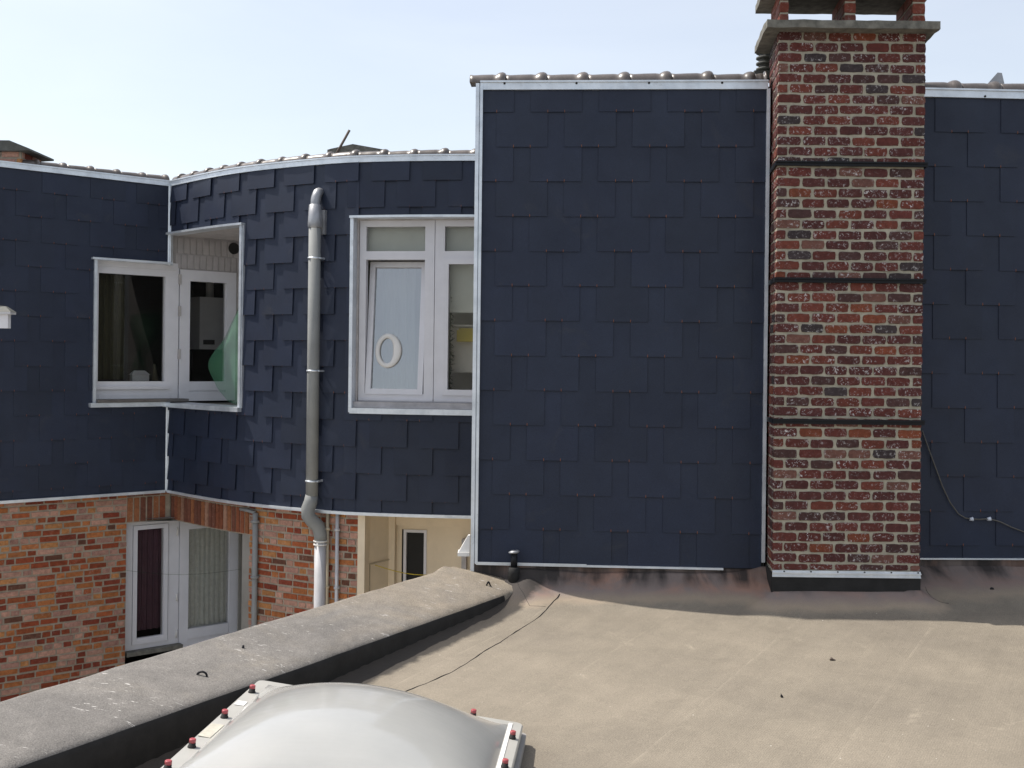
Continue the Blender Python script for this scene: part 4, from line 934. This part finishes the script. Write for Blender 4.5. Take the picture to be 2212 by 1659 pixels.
mb = MB(); mb.tube([p + V(-.025, 0, -.01), p + V(-.004, 0, .035), p + V(0, 0, .04), p + V(.004, 0, .035), p + V(.022, .02, -.01)], .006, 8)
tag(mb.build('hook', M['black'], None, p), 'bent black metal hook sticking up at the far end of the parapet', 'hook')
p = on_par(524, 1405); mb = MB(); mb.tube([p - V(0, 0, .01), p + V(.004, 0, .03)], [.012, .006], 8)
tag(mb.build('nail', M['black'], None, p), 'dark nail stub standing in the middle of the parapet top', 'nail')

# ------------------------------------------------------------------ flat roof with turned-up edges
roof = thing('flat_roof', 'sand-coloured bitumen flat roof turned up against the slate wall and chimney', 'flat roof', (1.5, 6, -1.9))
def seg(p, a, b):
    ab = b - a; t = max(0, min(1, (p - a).dot(ab) / ab.dot(ab))); return (p - a - ab * t).length
def sm_(x): x = max(0, min(1, x)); return x * x * (3 - 2 * x)
IA = V(I1.x, I1.y, 0); IB = V(I2.x, I2.y, 0); ID = (IB - IA).normalized(); IN = V(-ID.y, ID.x, 0)
if IN.x < 0: IN = -IN
A2, B2 = A + V(0, -.02, 0), B + V(0, -.02, 0)
def zroof(x, y):
    p = V(x, y, 0); base = -1.925 + .045 * ((x + .84) * .5 + (y - 6.72) * .866)
    base += noise.noise(V(x * 1.1, y * 1.1, 0)) * .006 + noise.noise(V((x * .87 - y * .5) * 5, (x * .5 + y * .87) * 1.5, 4)) * .0016
    wv = noise.noise(V(x * 2.0, y * .6, 8)) * .04
    h = []
    t = seg(p, A2, B2 + V(.2, 0, 0)); h.append(.20 * max(0, 1 - t / (.52 + wv)) ** 2.2)
    inx = max(xl - .0 - x, 0, x - xr); t = math.hypot(inx, max(YC - .01 - y, 0)); h.append(.125 * max(0, 1 - t / (.38 + wv)) ** 2.1)
    t = seg(p, C0 + V(0, -.03, 0), D0 + V(0, -.03, 0)); h.append((.19 if x > xr - .1 else .0) * max(0, 1 - t / (.72 + wv)) ** 2.0)
    dpar = (p - IA).dot(IN); h.append(.055 * max(0, 1 - max(dpar - .02, 0) / .14) ** 2)
    dc = math.hypot(x - (IA.x + .12), y - (IA.y + .05)); h.append(.15 * max(0, 1 - dc / .55) ** 2)
    h.sort(); r = h[-1] + .35 * h[-2]
    # sheet laps running with the parapet
    lap = ((p - IA).dot(IN) - .62) / 1.0; fr = lap - math.floor(lap)
    base += .005 * (1 - fr) * 0.5 * (1 if fr > .02 else 0)
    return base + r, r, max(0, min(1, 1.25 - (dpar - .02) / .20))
xs = [-4.5 + k * .06 for k in range(72)] + [-.18 + k * .024 for k in range(170)] + [3.9 + k * .08 for k in range(56)]
ys = [-1.5 + k * .1 for k in range(50)] + [3.5 + k * .04 for k in range(95)] + [7.3 + k * .02 for k in range(73)]
mb = MB(); nx, ny = len(xs), len(ys); rises = []
for y in ys:
    for x in xs:
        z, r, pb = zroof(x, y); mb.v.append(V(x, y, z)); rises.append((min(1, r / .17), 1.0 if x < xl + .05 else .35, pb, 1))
def keep(x, y):
    if (V(x, y, 0) - IA).dot(IN) < -.12: return False
    if xl + .03 < x < xr - .03 and y > YC + .06: return False
    yw = A.y + (B.y - A.y) * (x - A.x) / (B.x - A.x) if x < B.x else C0.y + (D0.y - C0.y) * (x - C0.x) / (D0.x - C0.x)
    return y < yw + .05
kept = []
for j in range(ny - 1):
    for i in range(nx - 1):
        if keep((xs[i] + xs[i + 1]) / 2, (ys[j] + ys[j + 1]) / 2): mb.face((j * nx + i, j * nx + i + 1, (j + 1) * nx + i + 1, (j + 1) * nx + i), 0, None, True)
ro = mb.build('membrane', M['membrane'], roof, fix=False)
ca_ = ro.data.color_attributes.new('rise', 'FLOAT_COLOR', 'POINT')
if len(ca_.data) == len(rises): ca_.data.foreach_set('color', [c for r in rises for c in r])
bm_ = bmesh.new(); bm_.from_mesh(ro.data); bmesh.ops.delete(bm_, geom=[v for v in bm_.verts if not v.link_faces], context='VERTS'); bm_.to_mesh(ro.data); bm_.free()
# upstand sheets between the turned-up membrane and the slates
def upstand(Pl, s0, s1, zt, zb, name):
    mb = MB(); n = max(2, int((s1 - s0) / .05)); rr = []
    for k in range(n + 1):
        s_ = s0 + (s1 - s0) * k / n
        for j in range(5): mb.v.append(Pl.pt(s_, zt + (zb - zt) * j / 4, .004 + .006 * noise.noise(V(s_ * 6, j, 1)) + .004 * j)); rr.append((1.0 - .05 * j, 1, 0, 1))
    for k in range(n):
        for j in range(4): a = k * 5 + j; mb.face((a, a + 5, a + 6, a + 1), 0, None, True)
    o = mb.build(name, M['membrane'], roof, fix=False); c_ = o.data.color_attributes.new('rise', 'FLOAT_COLOR', 'POINT'); c_.data.foreach_set('color', [c for r in rr for c in r]); return o
upstand(GW, .0, GL - .005, GB - .008, -1.85, 'upstand'); upstand(RW, 1.0, RL, -1.505, -1.85, 'upstand')
# dark lap line running out from the parapet corner
lp = [(1208, 1311), (1160, 1336), (1120, 1361), (1080, 1388), (1045, 1408), (1010, 1432), (975, 1452), (930, 1473), (880, 1492), (800, 1528)]
def on_roof(px, py):
    r = ray(px, py); z = -1.88
    for _ in range(12): q = r * (z / r.z); z = zroof(q.x, q.y)[0]
    return r * (z / r.z)
mb = MB(); q = [on_roof(*p_) + V(0, 0, .001) for p_ in lp]; dense = []
for a, b in zip(q, q[1:]):
    for k in range(8): v_ = a.lerp(b, k / 8); dense.append(V(v_.x + noise.noise(v_ * 14) * .008, v_.y, zroof(v_.x, v_.y)[0] + .0005))
mb.tube(dense, [.0032 + .0028 * noise.noise(v_ * 9) for v_ in dense], 6); mb.build('lap_seam', M['bitumen'], roof)

for pts_ in ([(1104, 1297), (1122, 1314), (1145, 1323), (1184, 1321)], [(1999, 1272), (2012, 1290), (2030, 1300), (2052, 1304)]):
    q = [on_roof(*p_) for p_ in pts_]; dense = []
    for a, b in zip(q, q[1:]):
        for k in range(7): v_ = a.lerp(b, k / 7); dense.append(V(v_.x + noise.noise(v_ * 9) * .006, v_.y + noise.noise(v_ * 11) * .006, 0)); dense[-1].z = zroof(dense[-1].x, dense[-1].y)[0] + .0005
    mb = MB(); mb.tube(dense, [.0015 + .001 * noise.noise(v_ * 9) for v_ in dense], 6); mb.build('lap_seam', M['bitumen'], roof)

# small litter on the roof
for (x, y, lab, s_, m) in ((1798, 1427, 'small dark twig lying on the sunny roof below the chimney', .015, 'rod'), (1689, 1507, 'tiny dark pebble lying on the flat roof left of the twig', .005, 'black'), (1887, 1312, 'tiny white chip lying in the shade at the chimney foot', .012, 'label_white'), (2143, 1273, 'small black stone lying on the shaded upstand right of the chimney', .014, 'black')):
    p = on_roof(x, y); mb = MB()
    if 'twig' in lab: mb.tube([p + V(-s_, 0, .004), p + V(-s_ * .3, .005, .012), p + V(s_ * .4, 0, .006), p + V(s_ * 1.3, -.004, .004)], [.004, .011, .006, .002], 6)
    else: mb.tube([p - V(s_, 0, 0), p + V(-s_ * .4, 0, s_ * .5), p + V(s_ * .4, 0, s_ * .4), p + V(s_, 0, 0)], [s_ * .3, s_ * .7, s_ * .6, s_ * .2], 7)
    tag(mb.build('twig' if 'twig' in lab else 'stone', M[m], None, p), lab, 'twig' if 'twig' in lab else 'stone')

# vent pipe at the foot of the wing
v0 = GW.pt(*GW.px(1110, 1250, .10), .10); v0.z = zroof(v0.x, v0.y)[0]; zc_ = GW.px(1110, 1192, .10)[1]
vp = thing('vent_pipe', 'short black roof vent pipe with a pale cap at the foot of the slates', 'vent', v0)
mb = MB(); b0_ = v0 - V(0, 0, .05); mb.tube([b0_, V(v0.x, v0.y, zc_ - .16), V(v0.x, v0.y, zc_ - .12), V(v0.x, v0.y, zc_ - .118)], [.048, .044, .043, .025], 16); mb.build('sleeve', M['bitumen'], vp)
mb = MB(); mb.tube([V(v0.x, v0.y, zc_ - .13), V(v0.x, v0.y, zc_ - .005)], .026, 14); mb.build('pipe', M['black'], vp)
mb = MB(); mb.tube([V(v0.x, v0.y, zc_ - .012), V(v0.x, v0.y, zc_ - .004), V(v0.x - .003, v0.y, zc_ + .006), V(v0.x - .003, v0.y, zc_ + .012)], [.028, .044, .042, .02], 16); mb.build('cap', M['metal'], vp)

# ------------------------------------------------------------------ dome skylight
FL, FR = at(559, 1467, 5.77), at(1131, 1562, 5.647)
EX = (FR - FL); WX = EX.length; EX.normalize(); EY = V(-.082, -.9966, 0); EY = (EY - EX * EY.dot(EX)).normalized(); EZ = EX.cross(EY) * -1
if EZ.z < 0: EZ = -EZ
LY = 1.40
S = lambda a, b, h=0.0: FL + EX * a + EY * b + EZ * h
sk = thing('skylight', 'milky acrylic dome skylight with red-capped screws on the flat roof', 'skylight', S(WX / 2, LY / 2, -.3))
def rrect(x0, x1, y0, y1, r, h, n=6):
    out = []
    for cx, cy, a0 in ((x0 + r, y0 + r, math.pi), (x1 - r, y0 + r, 1.5 * math.pi), (x1 - r, y1 - r, 0), (x0 + r, y1 - r, .5 * math.pi)):
        for k in range(n + 1): a = a0 + k / n * math.pi / 2; out.append(S(cx + r * math.cos(a), cy + r * math.sin(a), h))
    return out
mb = MB(); mb.ring([rrect(.0, WX, .0, LY, .035, -.05), rrect(0, WX, 0, LY, .035, -.006), rrect(.006, WX - .006, .006, LY - .006, .032, 0.0), rrect(.075, WX - .075, .075, LY - .075, .02, .004), rrect(.078, WX - .078, .078, LY - .078, .02, -.01)], 0, None, False, True, False)
mb.build('flange', M['flange'], sk)
mb = MB(); nn = 48; D0_ = .075
def dome_h(a, b):
    e = max(0, (1 - abs(a) ** 2.0) * (1 - abs(b) ** 2.4))
    return .218 * e ** .78
for j in range(nn + 1):
    for i in range(nn + 1):
        a, b = -1 + 2 * i / nn, -1 + 2 * j / nn
        mb.v.append(S(D0_ + (WX - 2 * D0_) * (a + 1) / 2, D0_ + (LY - 2 * D0_) * (b + 1) / 2, .0045 + dome_h(a, b)))
for j in range(nn):
    for i in range(nn): a = j * (nn + 1) + i; mb.face((a, a + 1, a + nn + 2, a + nn + 1), 0, None, True)
mb.build('dome', M['dome'], sk)
mb = MB(); mb.ring([rrect(-.02, WX + .022, -.02, LY + .02, .03, -.055), rrect(-.02, WX + .022, -.02, LY + .02, .03, -.062), rrect(-.025, WX + .03, -.025, LY + .025, .03, -.40)], 0, None, False, True, False)
mb.ring([rrect(-.02, WX + .022, -.02, LY + .02, .03, -.055), rrect(.06, WX - .06, .06, LY - .06, .03, -.053)], 0, None, False, True, False); mb.build('curb', M['curb'], sk)
def on_sky(px, py):
    r = ray(px, py); k = FL.dot(EZ) / r.dot(EZ); p = r * k - FL; return p.dot(EX), p.dot(EY)
mb = MB(); z = V(0, 0, 0)
mb.tube([V(0, 0, 0), V(0, 0, .006), V(0, 0, .007), V(0, 0, .024)], [.021, .0205, .018, .0165], 16, 1)
mb.tube([V(0, 0, .0242), V(0, 0, .040), V(0, 0, .0425)], [.0165, .0162, .013], 16, 0)
for f in mb.v: pass
mb.v = [q_ * .88 for q_ in mb.v]
sc0 = mb.build('screw', [M['red'], M['bitumen']], None, V(0, 0, 0))
rotm = Matrix((EX, EY, EZ)).transposed().to_4x4() if EX.cross(EY).dot(EZ) > 0 else Matrix((EY, EX, EZ)).transposed().to_4x4()
spots = []
for px in ((541, 1496), (485, 1551), (420, 1616)): spots.append((.036, on_sky(*px)[1]))
for px in ((1113, 1597), (1100, 1660)): spots.append((WX - .036, on_sky(*px)[1]))
spots += [(on_sky(1021, 1550)[0], .036), (.5, .036), (.036, 1.28), (WX - .036, 1.1), (.45, LY - .036), (1.0, LY - .036)]
for k, (a, b) in enumerate(spots):
    o = sc0 if k == 0 else sc0.copy()
    if k: COL.objects.link(o)
    o.parent = sk; o.matrix_local = Matrix.Translation(S(a, b, .002) - sk.location) @ rotm
mb = MB()
a0, b0_ = on_sky(519, 1521); mb.hexa([S(.018, b0_ - .03, .006), S(.066, b0_ - .03, .0065), S(.066, b0_ + .03, .0065), S(.018, b0_ + .03, .006)], [S(.018, b0_ - .03, .004), S(.066, b0_ - .03, .004), S(.066, b0_ + .03, .004), S(.018, b0_ + .03, .004)]); mb.build('tape', M['label_white'], sk)
mb = MB(); a0, b0_ = on_sky(452, 1580); mb.hexa([S(.014, b0_ - .085, .006), S(.072, b0_ - .09, .0065), S(.07, b0_ + .085, .0065), S(.012, b0_ + .08, .006)], [S(.014, b0_ - .085, .004), S(.072, b0_ - .09, .004), S(.07, b0_ + .085, .004), S(.012, b0_ + .08, .004)]); mb.build('peeling_sticker', M['label_beige'], sk)
mb = MB(); mb.hexa([S(WX - .072, .05, .0062), S(WX - .052, .05, .0062), S(WX - .052, LY - .1, .0062), S(WX - .072, LY - .1, .0062)], [S(WX - .072, .05, .004), S(WX - .052, .05, .004), S(WX - .052, LY - .1, .004), S(WX - .072, LY - .1, .004)]); mb.build('tape', M['label_white'], sk)

# ------------------------------------------------------------------ chimneys and rod beyond the left roofs, eave at the left edge
D_ = 12.05; x0, x1 = at(-75, 340, D_).x, at(46, 340, D_).x; zt, zb = at(0, 326, D_).z, at(0, 362, D_).z
lc = thing('brick_chimney', 'low orange brick chimney with a pitched cap behind the left ridge', 'chimney', ((x0 + x1) / 2, D_, zb))
LP = Plane((x0, D_), (1, 0)); mb = MB(); mb.box(x0 + .004, x1 - .004, D_ + .005, D_ + .5, zb, zt, 1); brick_wall(mb, LP, 0, x1 - x0, zb, zt, o=.003, course=.082)
brick_wall(mb, Plane((x1, D_), (0, 1)), 0.03, .5, zb, zt, o=.003, course=.082); mb.build('brickwork', [M['brick'], M['mortar']], lc)
mb = MB(); a = at(-95, 322, D_ - .08); e = at(62, 322, D_ - .08); pk = at(20, 303, D_ - .08); 
f_ = [V(a.x, a.y, zt - .01), V(x1 - .02, a.y, zt - .01), V(e.x, a.y, e.z - .01), V(e.x, a.y, e.z + .01), V(pk.x, a.y, pk.z), V(pk.x - .35, a.y, pk.z), V(a.x, a.y, e.z + .01)]
mb.ring([f_, [p_ + V(0, .66, 0) for p_ in f_]], 0, None, False, True, True); mb.build('cap', M['clay'], lc)
D_ = 14.0; a, e = at(707, 326, D_), at(835, 326, D_)
rc_ = thing('concrete_chimney', 'flat mossy concrete chimney cap behind the curved ridge', 'chimney', ((a.x + e.x) / 2, D_, 1.95))
mb = MB(); mb.box(a.x + .2, e.x - .2, D_ + .12, D_ + .75, 1.95, a.z - .02); mb.build('stack', M['concrete'], rc_)
mb = MB(); pk = at(762, 311, D_); f_ = [V(a.x, D_, a.z - .02), V(e.x, D_, e.z - .02), V(e.x, D_, e.z + .012), V(pk.x, D_, pk.z), V(a.x + .05, D_, a.z + .03), V(a.x, D_, a.z + .015)]
mb.ring([f_, [p_ + V(0, .85, 0) for p_ in f_]], 0, None, False, True, True); mb.build('cap', M['concrete'], rc_)
mb = MB(); p0, p1 = at(716, 352, 11.75), at(755, 281, 11.75); mb.tube([p0, p1], .014, 8)
tag(mb.build('metal_rod', M['rod'], None, p0), 'thin dark rod leaning out of the curved ridge tiles', 'rod')

D_ = 10.2; q = at(0, 694, D_); xr_ = at(17, 694, D_).x; z1, z0 = at(8, 679, D_).z, at(8, 709, D_).z
ev = thing('eave_end', 'white end of a tiled eave poking in at the left edge before the slates', 'eave', (xr_ - .4, D_ + .2, z0))
mb = MB(); mb.box(xr_ - 1.6, xr_, D_, D_ + .06, z0, z1); mb.build('fascia', M['white'], ev)
mb = MB(); mb.box(xr_ - 1.6, xr_ + .035, D_ - .03, D_ + .09, z1 + .0005, z1 + .022); mb.build('drip_edge', M['pvc_pale'], ev)
mb = MB(); mb.hexa([V(xr_ - 1.6, D_ - .03, z1 + .0225), V(xr_ + .04, D_ - .03, z1 + .0225), V(xr_ - .04, D_ + .04, z1 + .075), V(xr_ - 1.6, D_ + .04, z1 + .30)], [V(xr_ - 1.6, D_ + .09, z1 + .0225), V(xr_ + .04, D_ + .09, z1 + .0225), V(xr_ - .04, D_ + .08, z1 + .075), V(xr_ - 1.6, D_ + .08, z1 + .30)]); mb.build('roof_tiles', M['clay'], ev)
